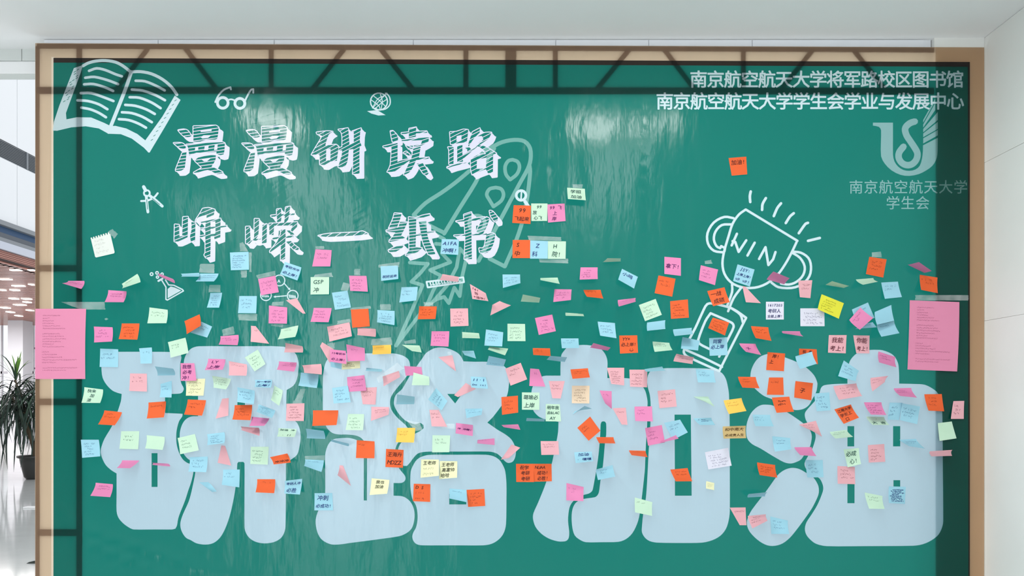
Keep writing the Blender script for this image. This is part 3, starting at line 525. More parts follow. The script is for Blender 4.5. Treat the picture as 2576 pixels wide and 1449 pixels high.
TAPES = [
(((-1318,2190),(-1257,2190),(-1258,2151),(-1321,2153)),'clear tape strip above pale blue note, just below first lower chalk character'),
(((-1279,2101),(-1231,2101),(-1232,2070),(-1282,2070)),'clear tape strip above pale blue note, right of the flask drawing'),
(((-1151,2277),(-1136,2282),(-1116,2243),(-1149,2243)),'clear tape strip above pale blue note, just below and left of second lower chalk character'),
(((-1146,2163),(-1120,2163),(-1121,2132),(-1144,2132)),'clear tape strip below pale blue note, just below and left of second lower chalk character'),
(((-1112,2238),(-1100,2238),(-1101,2155),(-1110,2156)),'clear tape strip beside pale blue note, just below and left of second lower chalk character'),
(((-1082,2142),(-1000,2161),(-999,2142),(-1074,2127)),'clear tape strip above hot pink note, on the cycle diagram'),
(((-833,2144),(-763,2153),(-757,2135),(-838,2134)),'clear tape strip above pale green note, just right of the cycle diagram'),
(((-712,2112),(-682,2104),(-695,2076),(-724,2078)),'clear tape strip beside hot pink note, below and left of fourth lower chalk character'),
(((-1013,2028),(-965,2031),(-968,2014),(-1016,2013)),'clear tape strip above hot pink note, just below the cycle diagram'),
(((-831,2264),(-794,2265),(-793,2253),(-831,2253)),'clear tape strip above hot pink note, just below third lower chalk character'),
(((-1158,1978),(-1077,1979),(-1077,1949),(-1154,1952)),'clear tape strip below pale blue note, just below and left of the cycle diagram'),
(((-1224,1912),(-1178,1926),(-1172,1893),(-1221,1886)),'clear tape strip above hot pink note, above middle of first big character'),
(((-1016,1936),(-966,1935),(-969,1922),(-1016,1928)),'clear tape strip below hot pink note, just below the cycle diagram'),
(((-737,1949),(-685,1958),(-682,1943),(-739,1935)),'clear tape strip above salmon pink note, above left of second big character'),
(((-782,1852),(-747,1858),(-750,1832),(-768,1832)),'clear tape strip above salmon pink note, top left edge of second big character'),
(((-919,1612),(-888,1612),(-871,1662),(-893,1662)),'clear tape strip below pale blue note, just left of second big character'),
(((-666,2169),(-642,2169),(-641,2142),(-666,2143)),'clear tape strip above hot pink note, below and left of fourth lower chalk character'),
(((-558,2019),(-513,2020),(-512,1995),(-556,1995)),'clear tape strip above pale blue note, above middle of second big character'),
(((-565,2186),(-474,2198),(-477,2177),(-563,2174)),'clear tape strip above pale blue note, just below fourth lower chalk character'),
(((-372,2028),(-331,2027),(-333,2013),(-370,2013)),'clear tape strip above orange note, below the ruler drawing'),
(((-594,1871),(-512,1880),(-505,1847),(-595,1847)),'clear tape strip above amber note, top left half of second big character'),
(((-455,1863),(-408,1872),(-405,1854),(-453,1852)),'clear tape strip above pale green note, top middle of second big character'),
(((-685,2004),(-598,2012),(-595,2001),(-683,1996)),'clear tape strip above orange note, above left of second big character'),
(((-573,1709),(-485,1772),(-456,1748),(-563,1686)),'clear tape strip above salmon pink note, top left half of second big character'),
(((-273,1819),(-258,1820),(-255,1803),(-271,1802)),'clear tape strip above salmon pink note, top right half of second big character'),
(((-1907,2029),(-1722,2029),(-1719,1997),(-1821,1997)),'clear tape strip below hot pink note, above the left poem sheet'),
(((-1706,2327),(-1688,2337),(-1666,2316),(-1680,2297)),'clear tape strip above off-white note, below and left of the compasses drawing'),
(((-1722,1959),(-1711,1962),(-1706,1956),(-1717,1951)),'clear tape strip above hot pink note, above left of first big character'),
(((65,2309),(208,2303),(208,2287),(73,2290)),'clear tape strip above pale blue note, right of fifth lower chalk character'),
(((112,2213),(237,2212),(237,2192),(117,2196)),'clear tape strip below pale green note, well below and right of the magnifier drawing'),
(((257,2526),(299,2526),(297,2509),(257,2511)),'clear tape strip above pale green note, right of the magnifier drawing'),
(((-924,1613),(-888,1613),(-888,1600),(-927,1600)),'clear tape strip above salmon pink note, upper right edge of first big character'),
(((-875,1378),(-791,1381),(-793,1361),(-874,1364)),'clear tape strip above pale blue note, just left of second big character'),
(((-299,1514),(-242,1515),(-242,1493),(-297,1496)),'clear tape strip beside salmon pink note, upper right half of second big character'),
(((-445,1530),(-391,1519),(-378,1488),(-409,1483)),'clear tape strip above amber note, central middle of second big character'),
(((1520,2238),(1558,2242),(1563,2217),(1521,2219)),'clear tape strip above orange note, above and left of the right poem sheet'),
(((1704,2058),(1928,2058),(1928,2035),(1704,2036)),'clear tape strip below orange note, just above the right poem sheet'),
(((813,2202),(841,2207),(846,2191),(815,2189)),'clear tape strip above hot pink note, on the trophy cup'),
]
# ------------------------------------------------------------------ banner artwork, in print units (u right, v down)
SHAPES = []                      # (part key, material, title?)
FACES = []                       # (polygon, shape index, kind)
def shape(key, material, title=False):
    SHAPES.append((key, material, title))
    return len(SHAPES) - 1
def put(s, poly, kind='p'):
    q = []
    for a, b in poly:
        if not q or abs(q[-1][0] - a) + abs(q[-1][1] - b) > 1e-3:
            q.append((float(a), float(b)))
    if len(q) > 2:
        ar = sum(q[i - 1][0] * q[i][1] - q[i][0] * q[i - 1][1] for i in range(len(q)))
        if abs(ar) > 1e-3:
            FACES.append((q if ar > 0 else q[::-1], s, kind))     # counter-clockwise
def tr(pts, ox, oy, k):
    return [(ox + x / k, oy + y / k) for x, y in pts]
def smooth(pts, closed=True, n=3, corner=48):
    out = []
    N = len(pts)
    def is_corner(i):
        if not closed and i in (0, N - 1):
            return True
        a, b, c = pts[i - 1], pts[i], pts[(i + 1) % N]
        t = math.atan2(b[1] - a[1], b[0] - a[0]) - math.atan2(c[1] - b[1], c[0] - b[0])
        t = (t + PI) % (2 * PI) - PI
        return abs(t) > math.radians(corner)
    cr = [is_corner(i) for i in range(N)]
    for i in range(N if closed else N - 1):
        p1, p2 = Vector(pts[i]), Vector(pts[(i + 1) % N])
        p0 = Vector(pts[i - 1]) if not cr[i] else p1 * 2 - p2
        p3 = Vector(pts[(i + 2) % N]) if not cr[(i + 1) % N] else p2 * 2 - p1
        L = (p2 - p1).length
        m1 = (p2 - p0) * 0.5
        m2 = (p3 - p1) * 0.5
        for m in (m1, m2):
            if m.length > L:
                m *= L / m.length
        for j in range(n):
            t = j / n
            q = (2 * t ** 3 - 3 * t ** 2 + 1) * p1 + (t ** 3 - 2 * t ** 2 + t) * m1 + (3 * t ** 2 - 2 * t ** 3) * p2 + (t ** 3 - t ** 2) * m2
            out.append((q.x, q.y))
    if not closed:
        out.append(tuple(pts[-1]))
    return out
def capsule(a, b, r, n=4):
    t = math.atan2(b[1] - a[1], b[0] - a[0])
    return [(b[0] + r * math.cos(t - PI / 2 + PI * j / n), b[1] + r * math.sin(t - PI / 2 + PI * j / n)) for j in range(n + 1)] + \
           [(a[0] + r * math.cos(t + PI / 2 + PI * j / n), a[1] + r * math.sin(t + PI / 2 + PI * j / n)) for j in range(n + 1)]
def line(s, pts, w, closed=False, sm=True, kind='p'):
    if sm and len(pts) > 2:
        pts = smooth(pts, closed, 3, 60)
    elif closed:
        pts = list(pts)
    m = len(pts)
    for i in range(m if closed else m - 1):
        put(s, capsule(pts[i], pts[(i + 1) % m], w / 2), kind)
def ring(s, x, y, r, w, ry=None, n=18):
    ry = ry or r
    line(s, [(x + r * math.cos(2 * PI * i / n), y + ry * math.sin(2 * PI * i / n)) for i in range(n)], w, True, False)
def text(s, body, x0, pitch, yc, size, bold=0.012):
    for i, ch in enumerate(body):
        vs_, fs, bb, rim = glyph(ch)
        ox = x0 + i * pitch + (pitch - size) / 2
        for f in fs:
            put(s, [(ox + vs_[j][0] * size, yc + (0.38 - vs_[j][1]) * size) for j in f])
        for e in rim if bold else ():
            put(s, capsule(*[(ox + vs_[j][0] * size, yc + (0.38 - vs_[j][1]) * size) for j in e], bold * size, 2))

GREEN = vinyl('board_green', (0.002, 0.028, 0.023), (0.005, 0.135, 0.108), noise=0.05, nscale=3)
PRINT_WHITE = vinyl('print_white', (0.18, 0.22, 0.235), (0.33, 0.41, 0.425))
PRINT_TITLE = vinyl('print_title', (0.25, 0.25, 0.295), (0.345, 0.345, 0.41))
PRINT_BLUE = vinyl('print_pale_blue', (0.115, 0.185, 0.215), (0.255, 0.31, 0.35))
PRINT_FAINT = vinyl('print_faint', (0.055, 0.11, 0.10), (0.09, 0.235, 0.205))
PRINT_LOGO = vinyl('print_logo', (0.06, 0.11, 0.105), (0.15, 0.27, 0.27))
WOOD = vinyl('print_wood', (0.125, 0.076, 0.05), (0.53, 0.42, 0.305), noise=0.10, stretch=(6, 1, 1), nscale=3)
WOOD_EDGE = vinyl('print_wood_edge', (0.36, 0.28, 0.22), (0.42, 0.38, 0.32))
DARK_LINE = vinyl('print_dark_line', (0.012, 0.009, 0.008), (0.02, 0.015, 0.012))

W0, W1, TOP, BOT = 88, 2476, 108, 1900
def sl(x):
    return 0.0046 * (x - 88)      # the top edge drops a little to the right
s = shape('printed_frame', WOOD)
put(s, [(W0, TOP), (W1, TOP + sl(W1)), (W1, BOT), (W0, BOT)])
s = shape('printed_frame_edge', WOOD_EDGE)
put(s, [(129, 143 + sl(129)), (136, 143 + sl(136)), (136, 1860), (129, 1860)])
s = shape('printed_frame_shadow', DARK_LINE)
put(s, [(134, 145 + sl(134)), (2440, 145 + sl(2440)), (2440, 1858), (134, 1858)])
s = shape('green_panel', GREEN)
put(s, [(134, 157 + sl(134)), (2435, 157 + sl(2435)), (2437, 1852), (134, 1852)])

# rocket
s = shape('rocket_drawing', PRINT_FAINT)
R = lambda p: tr(p, 960, 330, 2.5425)
line(s, R([(620, 150), (700, 105), (770, 70), (850, 55), (915, 65), (950, 110), (953, 180), (935, 240), (880, 340), (800, 490), (720, 640), (620, 830)]), 10)
line(s, R([(720, 110), (655, 215), (600, 330), (500, 490), (400, 655)]), 10)
line(s, R([(560, 255), (470, 330), (380, 395), (280, 460), (205, 535)]), 10)
line(s, R([(205, 535), (250, 570), (300, 600), (390, 645)]), 10)
line(s, R([(945, 215), (950, 260), (935, 400), (905, 560), (860, 700), (788, 865), (690, 815)]), 10)
line(s, R([(838, 182), (870, 195), (882, 230), (865, 275), (822, 310), (795, 275), (790, 225), (810, 190), (838, 182)]), 9)
line(s, R([(730, 360), (765, 370), (780, 405), (765, 445), (715, 482), (690, 440), (672, 405), (690, 370), (730, 360)]), 9)
ring(s, 960 + 610 / 2.5425, 330 + 590 / 2.5425, 20, 9)
line(s, R([(180, 840), (240, 845), (296, 848), (250, 905), (190, 963), (262, 985), (200, 1130), (92, 1372)]), 9, sm=False)
line(s, R([(335, 655), (400, 690), (385, 780), (440, 838), (310, 888), (380, 925), (330, 1020), (290, 1110), (92, 1372)]), 9, sm=False)
line(s, R([(300, 1110), (350, 1075), (400, 1060), (430, 1100), (465, 1000), (500, 1055), (515, 930), (545, 800), (500, 750), (480, 870), (420, 985), (330, 1090)]), 9, sm=False)
line(s, R([(345, 720), (470, 730)]), 9)

# the four big pale characters
BIG = [
 ('研', [
  ([(262,886),(300,885),(400,885),(452,886),(456,899),(453,915),(453,950),(456,965),(462,977),(459,986),(452,990),(433,991),(415,991),(415,1039),(440,1040),(459,1041),(458,1048),(450,1060),(444,1083),(443,1105),(445,1122),(451,1141),(460,1156),(470,1164),(479,1168),(485,1176),(486,1190),(480,1215),(474,1232),(465,1260),(453,1290),(448,1305),(445,1322),(441,1330),(432,1332),(390,1332),(336,1332),(324,1327),(310,1317),(298,1303),(293,1286),(293,1240),(293,1191),(280,1183),(266,1170),(257,1153),(253,1138),(255,1124),(263,1103),(282,1071),(294,1040),(304,1009),(306,991),(295,988),(282,982),(268,968),(258,950),(255,925),(256,900)],
   [[(381,1140),(396,1140),(396,1225),(381,1225)]]),
  ([(500,871),(600,871),(713,872),(742,888),(750,907),(751,925),(747,953),(738,970),(721,981),(720,1010),(720,1052),(741,1058),(750,1069),(755,1085),(756,1102),(753,1124),(747,1144),(731,1157),(719,1166),(719,1240),(718,1325),(714,1342),(705,1355),(688,1364),(665,1367),(643,1363),(627,1353),(618,1339),(615,1325),(615,1240),(615,1166),(612,1162),(600,1162),(597,1166),(596,1185),(593,1220),(589,1248),(581,1286),(573,1313),(564,1335),(553,1353),(537,1366),(517,1370),(495,1367),(480,1359),(468,1353),(459,1341),(454,1327),(454,1313),(460,1294),(474,1263),(480,1243),(485,1221),(491,1190),(490,1174),(484,1163),(470,1152),(460,1138),(453,1115),(452,1090),(457,1070),(466,1056),(480,1048),(498,1047),(498,1020),(498,996),(480,995),(470,985),(466,960),(462,925),(463,905),(470,888),(482,876)],
   [[(597,998),(616,998),(616,1048),(597,1048)]])]),
 ('途', [
  ([(814,933),(820,910),(832,896),(855,889),(917,889),(989,889),(1012,894),(1026,903),(1031,914),(1031,930),(1022,948),(1004,970),(989,989),(982,1004),(982,1023),(989,1038),(1003,1054),(1020,1069),(1028,1080),(1024,1092),(1010,1105),(1000,1116),(994,1132),(995,1150),(1003,1176),(1009,1185),(1018,1196),(1020,1204),(1017,1211),(1009,1215),(990,1215),(990,1247),(1009,1248),(1020,1252),(1032,1262),(1040,1277),(1043,1294),(1041,1314),(1035,1330),(1023,1341),(1004,1349),(942,1358),(880,1366),(860,1369),(837,1370),(821,1365),(807,1355),(798,1338),(794,1317),(795,1302),(801,1284),(814,1262),(818,1240),(818,1190),(818,1144),(823,1124),(831,1111),(842,1104),(860,1102),(880,1102),(897,1107),(908,1115),(914,1127),(915,1145),(915,1259),(923,1259),(923,1140),(921,1122),(916,1110),(906,1100),(892,1095),(870,1093),(853,1093),(836,1089),(822,1076),(813,1050),(812,1000),(812,960)], []),
  ([(1105,874),(1121,875),(1136,880),(1150,887),(1160,897),(1166,909),(1195,910),(1223,910),(1250,913),(1268,921),(1279,935),(1282,950),(1280,970),(1277,990),(1270,1008),(1260,1023),(1240,1049),(1226,1063),(1250,1080),(1270,1092),(1285,1104),(1294,1119),(1298,1133),(1296,1150),(1291,1160),(1284,1164),(1276,1164),(1268,1158),(1260,1149),(1248,1140),(1229,1136),(1160,1136),(1086,1136),(1066,1137),(1051,1141),(1040,1152),(1032,1163),(1024,1172),(1015,1172),(1008,1160),(1002,1140),(1002,1128),(1009,1114),(1027,1103),(1044,1091),(1056,1085),(1066,1077),(1065,1069),(1057,1064),(1045,1067),(1029,1063),(1016,1055),(1001,1038),(992,1021),(991,1009),(996,993),(1012,978),(1030,947),(1049,920),(1062,902),(1072,888),(1090,877)],
   [[(1125,991),(1162,991),(1145,1015)]]),
  ([(1086,1144),(1150,1144),(1222,1144),(1242,1148),(1256,1157),(1265,1170),(1271,1186),(1274,1217),(1274,1260),(1273,1317),(1268,1339),(1256,1356),(1237,1368),(1214,1372),(1140,1372),(1063,1372),(1048,1369),(1040,1361),(1037,1350),(1040,1339),(1046,1328),(1050,1310),(1050,1290),(1046,1271),(1038,1257),(1034,1240),(1032,1217),(1033,1187),(1038,1173),(1049,1156),(1066,1147)],
   [[(1130,1243),(1173,1243),(1173,1269),(1130,1269)]])]),
 ('加', [
  ([(1412,894),(1417,885),(1429,873),(1458,868),(1486,869),(1510,877),(1522,890),(1528,907),(1528,930),(1528,951),(1550,951),(1583,952),(1605,960),(1618,974),(1625,988),(1629,1009),(1629,1021),(1628,1069),(1625,1119),(1623,1164),(1622,1185),(1616,1240),(1609,1294),(1603,1317),(1591,1341),(1575,1356),(1556,1363),(1515,1364),(1474,1364),(1459,1358),(1446,1347),(1440,1328),(1438,1302),(1440,1282),(1446,1268),(1455,1260),(1469,1255),(1496,1251),(1503,1246),(1507,1237),(1511,1207),(1517,1170),(1522,1114),(1525,1094),(1525,1066),(1522,1061),(1517,1060),(1513,1062),(1511,1069),(1510,1094),(1506,1141),(1501,1178),(1497,1201),(1491,1232),(1487,1238),(1480,1242),(1469,1245),(1455,1251),(1443,1260),(1435,1271),(1431,1285),(1429,1310),(1432,1338),(1431,1352),(1427,1359),(1420,1362),(1404,1362),(1381,1355),(1361,1342),(1347,1325),(1341,1306),(1342,1291),(1353,1266),(1367,1232),(1375,1210),(1388,1167),(1392,1149),(1400,1110),(1404,1086),(1405,1061),(1390,1059),(1372,1055),(1357,1049),(1347,1040),(1341,1031),(1337,1010),(1337,986),(1340,973),(1348,956),(1367,946),(1390,945),(1410,945),(1410,920)], []),
  ([(1666,927),(1680,926),(1740,926),(1789,928),(1804,932),(1817,939),(1826,953),(1831,972),(1834,993),(1836,1080),(1836,1170),(1836,1286),(1833,1310),(1826,1331),(1812,1348),(1792,1359),(1767,1365),(1720,1366),(1653,1365),(1634,1361),(1622,1352),(1615,1339),(1615,1325),(1618,1294),(1625,1252),(1629,1193),(1632,1133),(1636,1071),(1637,1021),(1635,994),(1630,975),(1628,955),(1633,938),(1645,929)],
   [[(1697,1043),(1738,1043),(1740,1247),(1698,1247)]])]),
 ('油', [
  ([(1932,890),(1945,890),(1960,893),(1975,899),(2003,910),(2029,925),(2048,944),(2056,962),(2056,972),(2053,987),(2042,1007),(2036,1018),(2025,1027),(2012,1031),(1998,1031),(1980,1024),(1960,1013),(1942,1004),(1922,996),(1904,982),(1895,972),(1889,958),(1888,944),(1891,928),(1900,910),(1913,897)], []),
  ([(1928,1018),(1944,1020),(1980,1037),(2003,1052),(2021,1065),(2035,1077),(2042,1094),(2041,1110),(2037,1125),(2023,1145),(2015,1156),(2004,1162),(1990,1166),(1973,1163),(1944,1147),(1913,1128),(1892,1117),(1880,1103),(1877,1083),(1880,1061),(1889,1040),(1902,1026),(1915,1019)], []),
  ([(1995,1177),(2011,1180),(2029,1190),(2046,1201),(2057,1218),(2060,1230),(2059,1244),(2051,1263),(2040,1283),(2021,1310),(2003,1334),(1987,1353),(1969,1367),(1950,1373),(1931,1372),(1911,1362),(1892,1345),(1882,1330),(1879,1314),(1883,1299),(1892,1282),(1928,1235),(1956,1196),(1969,1185),(1982,1179)], []),
  ([(2195,880),(2204,880),(2220,881),(2241,889),(2252,899),(2259,913),(2261,925),(2262,945),(2262,965),(2305,966),(2327,968),(2347,978),(2360,990),(2368,1015),(2371,1048),(2372,1170),(2373,1310),(2370,1327),(2361,1345),(2344,1359),(2322,1369),(2297,1373),(2180,1374),(2080,1374),(2053,1368),(2037,1356),(2028,1344),(2025,1330),(2029,1314),(2042,1294),(2056,1271),(2066,1248),(2071,1232),(2070,1220),(2062,1204),(2042,1191),(2029,1181),(2024,1166),(2032,1149),(2043,1130),(2050,1110),(2052,1097),(2049,1086),(2040,1072),(2031,1063),(2026,1052),(2025,1040),(2031,1030),(2049,1010),(2058,997),(2062,987),(2066,975),(2074,969),(2100,966),(2132,965),(2132,953),(2136,914),(2142,902),(2154,890),(2172,882)],
   [[(2132,1072),(2149,1072),(2149,1123),(2132,1123)], [(2247,1072),(2265,1072),(2265,1123),(2247,1123)], [(2132,1208),(2150,1208),(2150,1266),(2132,1266)], [(2248,1208),(2265,1208),(2265,1266),(2248,1266)]])]),
]
for n, pieces in BIG:
    s = shape('big_character#' + n, PRINT_BLUE)
    for outl, holes in pieces:
        put(s, smooth(outl, True, 3))
        for h in holes:
            put(s, h, 'm')

# open book
K = 3.623
s = shape('book_drawing', PRINT_WHITE)
B_ = lambda p: tr(p, 0, 0, K)
line(s, B_([(755, 600), (800, 575), (870, 556), (960, 551), (1050, 565), (1120, 600), (1190, 655)]), 7.5)
line(s, B_([(1195, 655), (1150, 790), (1080, 970), (1010, 1145)]), 9)
line(s, B_([(1190, 655), (1280, 652), (1380, 672), (1480, 722), (1560, 790), (1612, 862)]), 7.5)
put(s, B_([(672, 620), (755, 592), (735, 660), (600, 1030), (605, 1088), (520, 1190), (480, 1190), (490, 1110), (540, 960)]))
put(s, B_([(600, 1088), (700, 1068), (830, 1070), (950, 1120), (1010, 1150), (990, 1220), (900, 1170), (780, 1150), (650, 1160), (515, 1192), (490, 1150)]))
put(s, B_([(1000, 1150), (1050, 1146), (1150, 1170), (1250, 1220), (1325, 1280), (1355, 1392), (1310, 1345), (1200, 1262), (1100, 1222), (980, 1218)]))
put(s, B_([(1322, 1280), (1480, 1060), (1592, 870), (1645, 910), (1500, 1160), (1362, 1390), (1345, 1385)]))
for q in ([(810, 645), (880, 622), (960, 638), (1050, 675), (1110, 695)], [(775, 708), (860, 700), (980, 730), (1075, 766)], [(765, 768), (850, 765), (950, 793), (1030, 828)], [(735, 848), (830, 848), (940, 884), (1033, 920)], [(705, 914), (800, 920), (900, 950), (978, 995)], [(740, 980), (820, 995), (900, 1028), (965, 1068)],
          [(1235, 735), (1320, 740), (1420, 780), (1500, 823)], [(1200, 815), (1300, 825), (1420, 868), (1503, 913)], [(1180, 885), (1270, 890), (1380, 933), (1463, 985)], [(1140, 955), (1230, 963), (1330, 995), (1410, 1038)], [(1110, 1022), (1200, 1030), (1300, 1065), (1383, 1113)], [(1082, 1085), (1170, 1093), (1260, 1125), (1330, 1163)]):
    line(s, B_(q), 6.5)
for i in range(26):                # short hand-drawn ticks on the page block
    t = i / 26.0
    a = (700 - 200 * t + 22 * math.sin(i * 5), 640 + 500 * t) if i < 16 else (1590 - 240 * (i - 16) / 10, 920 + 400 * (i - 16) / 10)
    put(s, capsule(*B_([a, (a[0] + 18, a[1] - 12)]), 0.7, 2), 'm')

s = shape('glasses_drawing', PRINT_WHITE)
ring(s, 2030 / K, 937 / K, 13.5, 7)
ring(s, 2186 / K, 942 / K, 12.5, 7)
line(s, B_([(2072, 915), (2105, 905), (2140, 915)]), 4)
line(s, B_([(1962, 930), (1990, 872), (2040, 818), (2100, 795), (2105, 815)]), 4.5)
line(s, B_([(2232, 920), (2260, 862), (2288, 818), (2308, 812), (2308, 845)]), 4.5)

s = shape('globe_drawing', PRINT_WHITE)
G_ = lambda p: tr(p, 600, 0, K)
ring(s, 600 + 1280 / K, 925 / K, 21.5, 3.2)
line(s, G_([(1350, 848), (1378, 890), (1380, 950), (1340, 992), (1280, 1000), (1230, 985)]), 3)
for q in ([(1225, 870), (1290, 920), (1345, 975)], [(1290, 850), (1310, 920), (1300, 990)], [(1210, 910), (1280, 965), (1290, 995)], [(1330, 870), (1270, 900), (1225, 975)], [(1350, 905), (1300, 940), (1250, 985)], [(1340, 860), (1220, 985)]):
    line(s, G_(q), 2.0)
put(s, G_([(1172, 1012), (1215, 1008), (1262, 1002), (1340, 1048), (1275, 1052), (1210, 1034)]))
line(s, G_([(1250, 985), (1266, 1012)]), 4)
line(s, G_([(1340, 850), (1358, 860)]), 4)

K5 = 3.622
s = shape('compasses_drawing', PRINT_WHITE)
C_ = lambda p: tr(p, 0, 380, K5)
ring(s, 1337 / K5, 380 + 383 / K5, 7.5, 4.5, n=12)
line(s, C_([(1308, 325), (1325, 358)]), 8.5)
line(s, C_([(1332, 410), (1340, 500), (1347, 555)]), 7)
line(s, C_([(1362, 405), (1420, 450), (1478, 502)]), 7)
line(s, C_([(1285, 455), (1345, 450), (1405, 420), (1436, 384)]), 5)
put(s, capsule(*C_([(1336, 440), (1344, 530)]), 0.8, 2), 'm')
put(s, capsule(*C_([(1385, 430), (1455, 488)]), 0.8, 2), 'm')

T_ = lambda ox, oy: (lambda p: tr(p, ox, oy, 6.44))
s = shape('flask_drawing', PRINT_WHITE)
A_ = T_(80, 570)
line(s, A_([(2105, 870), (2172, 980), (2172, 1180), (2195, 1190), (2455, 1042), (2440, 1020), (2300, 950), (2215, 945), (2165, 865)]), 3.2, sm=False)
put(s, A_([(2200, 1010), (2250, 970), (2310, 985), (2420, 1035), (2200, 1160)]))
line(s, A_([(2050, 880), (2115, 845)]), 5)
for x, y, r in ((1940, 770, 3.6), (2028, 750, 3.4), (2110, 770, 3.0), (2035, 818, 3.0)):
    ring(s, 80 + x / 6.44, 570 + y / 6.44, r, 2.8, n=10)

s = shape('cycle_diagram_drawing', PRINT_WHITE)
A_ = T_(480, 570)
for x, y in ((1435, 872), (1650, 1120), (1215, 1110)):
    ring(s, 480 + x / 6.44, 570 + y / 6.44, 13.6, 2.6)
line(s, A_([(1518, 925), (1590, 1010)]), 2.6)
put(s, A_([(1612, 1030), (1572, 1018), (1605, 985)]))
line(s, A_([(1545, 1120), (1365, 1135)]), 2.6)
put(s, A_([(1335, 1138), (1370, 1115), (1372, 1155)]))
text(s, 'A', 480 + 1402 / 6.44, 11, 570 + 880 / 6.44, 11, 0.03)
for k in range(5):
    line(s, A_([(1590 + 24 * k, 1105 + 4 * k), (1604 + 24 * k, 1150 + 2 * k)]), 2.4)
    line(s, A_([(1150 + 24 * k, 1115), (1164 + 24 * k, 1138)]), 2.6)

s = shape('magnifier_drawing', PRINT_WHITE)
A_ = T_(1250, 370)
ring(s, 1250 + 392 / 6.44, 370 + 783 / 6.44, 12.2, 6.6)
line(s, A_([(398, 730), (392, 835)]), 4)
line(s, A_([(455, 880), (510, 960)]), 8.5)

s = shape('ruler_drawing', PRINT_WHITE)
A_ = T_(880, 570)
line(s, A_([(1243, 895), (1838, 822), (1850, 900), (1262, 985)]), 4.4, True, False)
for k in range(11):
    a = (1300 + 46 * k, 900 - 6.2 * k)
    line(s, A_([a, (a[0] + 6, a[1] + (48 if k % 2 else 30))]), 3.2)
    line(s, A_([(a[0] + 10, a[1] + 50), (a[0] + 30, a[1] + 42)]), 2.6)

s = shape('trophy_drawing', PRINT_WHITE)
KT = 3.02
A_ = lambda p: tr(p, 1700, 470, KT)
line(s, A_([(532, 172), (480, 210), (432, 280), (400, 380), (368, 490), (355, 580), (370, 660), (420, 725), (500, 762), (600, 766), (690, 735), (770, 672), (830, 590), (880, 500), (918, 420)]), 6)
line(s, A_([(532, 172), (925, 410)]), 6)
line(s, A_([(440, 238), (370, 228), (290, 270), (242, 350), (245, 430), (290, 485), (365, 498)]), 6)
line(s, A_([(420, 285), (350, 290), (302, 340), (290, 400), (310, 450), (338, 466), (345, 450), (375, 465), (370, 490)]), 6)
line(s, A_([(885, 492), (950, 500), (1008, 540), (1028, 605), (1015, 680), (960, 740), (880, 768), (780, 762), (728, 728)]), 6)
line(s, A_([(885, 500), (945, 540), (980, 605), (968, 670), (920, 720), (860, 742), (800, 735)]), 6)
line(s, A_([(428, 740), (428, 800), (392, 900)]), 6)
line(s, A_([(498, 765), (440, 845), (398, 945)]), 6)
line(s, A_([(300, 888), (240, 890), (200, 960), (150, 1070), (70, 1220), (62, 1260), (90, 1290), (330, 1400), (430, 1200), (535, 995), (430, 925), (300, 888)]), 6)
line(s, A_([(420, 920), (490, 970), (510, 1030)]), 6)
line(s, A_([(270, 962), (330, 985), (425, 1030), (440, 1065), (390, 1165), (300, 1300)]), 6) if False else None
line(s, A_([(265, 960), (225, 1020), (170, 1165), (185, 1195), (262, 1235)]), 6)
line(s, A_([(265, 960), (425, 1032), (440, 1065), (392, 1165), (330, 1290)]), 6)
line(s, A_([(80, 1240), (210, 1298), (352, 1368)]), 6)
for q in ([(570, 35), (563, 70), (566, 115)], [(685, 85), (660, 130), (656, 175)], [(800, 125), (772, 160), (745, 222)], [(897, 200), (868, 225), (836, 275)], [(1005, 273), (985, 282), (935, 352)], [(1005, 410), (1095, 388)]):
    line(s, A_(q), 6.6)
line(s, A_([(465, 356), (425, 445), (440, 415)]), 6.2, sm=False)
line(s, A_([(432, 412), (452, 418), (478, 494), (536, 406)]), 6.2, sm=False)
line(s, A_([(600, 424), (545, 522)]), 6.2)
line(s, A_([(633, 548), (682, 458), (704, 594), (740, 550), (758, 495)]), 6.2, sm=False)

# union emblem and its two lines
KL = 5.367
s = shape('union_emblem', PRINT_LOGO)
A_ = lambda p: tr(p, 2120, 270, KL)
put(s, smooth(A_([(410, 205), (545, 205), (680, 205), (680, 430), (680, 640), (700, 730), (750, 800), (820, 845), (900, 857), (980, 840), (1040, 790), (1070, 700), (1083, 600), (1085, 512), (1285, 410), (1283, 540), (1278, 640), (1258, 715), (1210, 790), (1130, 850), (1030, 900), (900, 925), (780, 910), (660, 850), (570, 760), (520, 660), (517, 480), (520, 310), (490, 262), (410, 245)]), True, 2))
for y0, y1, y2, y3 in ((487, 418, 305, 378), (402, 352, 195, 290), (336, 292, 60, 170), (272, 230, -60, 35), (205, 170, -120, -85)):
    x1 = 1285 if y2 > -50 else 1250
    put(s, A_([(1088, y0), (1088, y1), (x1, y2), (x1, y3)]))
line(s, A_([(975, 190), (905, 215), (845, 280), (860, 370), (910, 450), (970, 540), (1010, 620), (995, 705), (940, 765), (870, 780), (800, 750), (757, 680), (765, 605), (822, 530)]), 16.4)
s = shape('emblem_lettering', PRINT_LOGO)
text(s, '南京航空航天大学', 2135, 37.6, 470, 36.5, 0.004)
text(s, '学生会', 2228, 37.2, 510, 36, 0.004)
s = shape('heading_lettering#1', PRINT_WHITE)
text(s, '南京航空航天大学将军路校区图书馆', 1736, 43.0, 199, 45.5, 0.017)
s = shape('heading_lettering#2', PRINT_WHITE)
text(s, '南京航空航天大学学生会学业与发展中心', 1651, 43.0, 254, 45.5, 0.017)

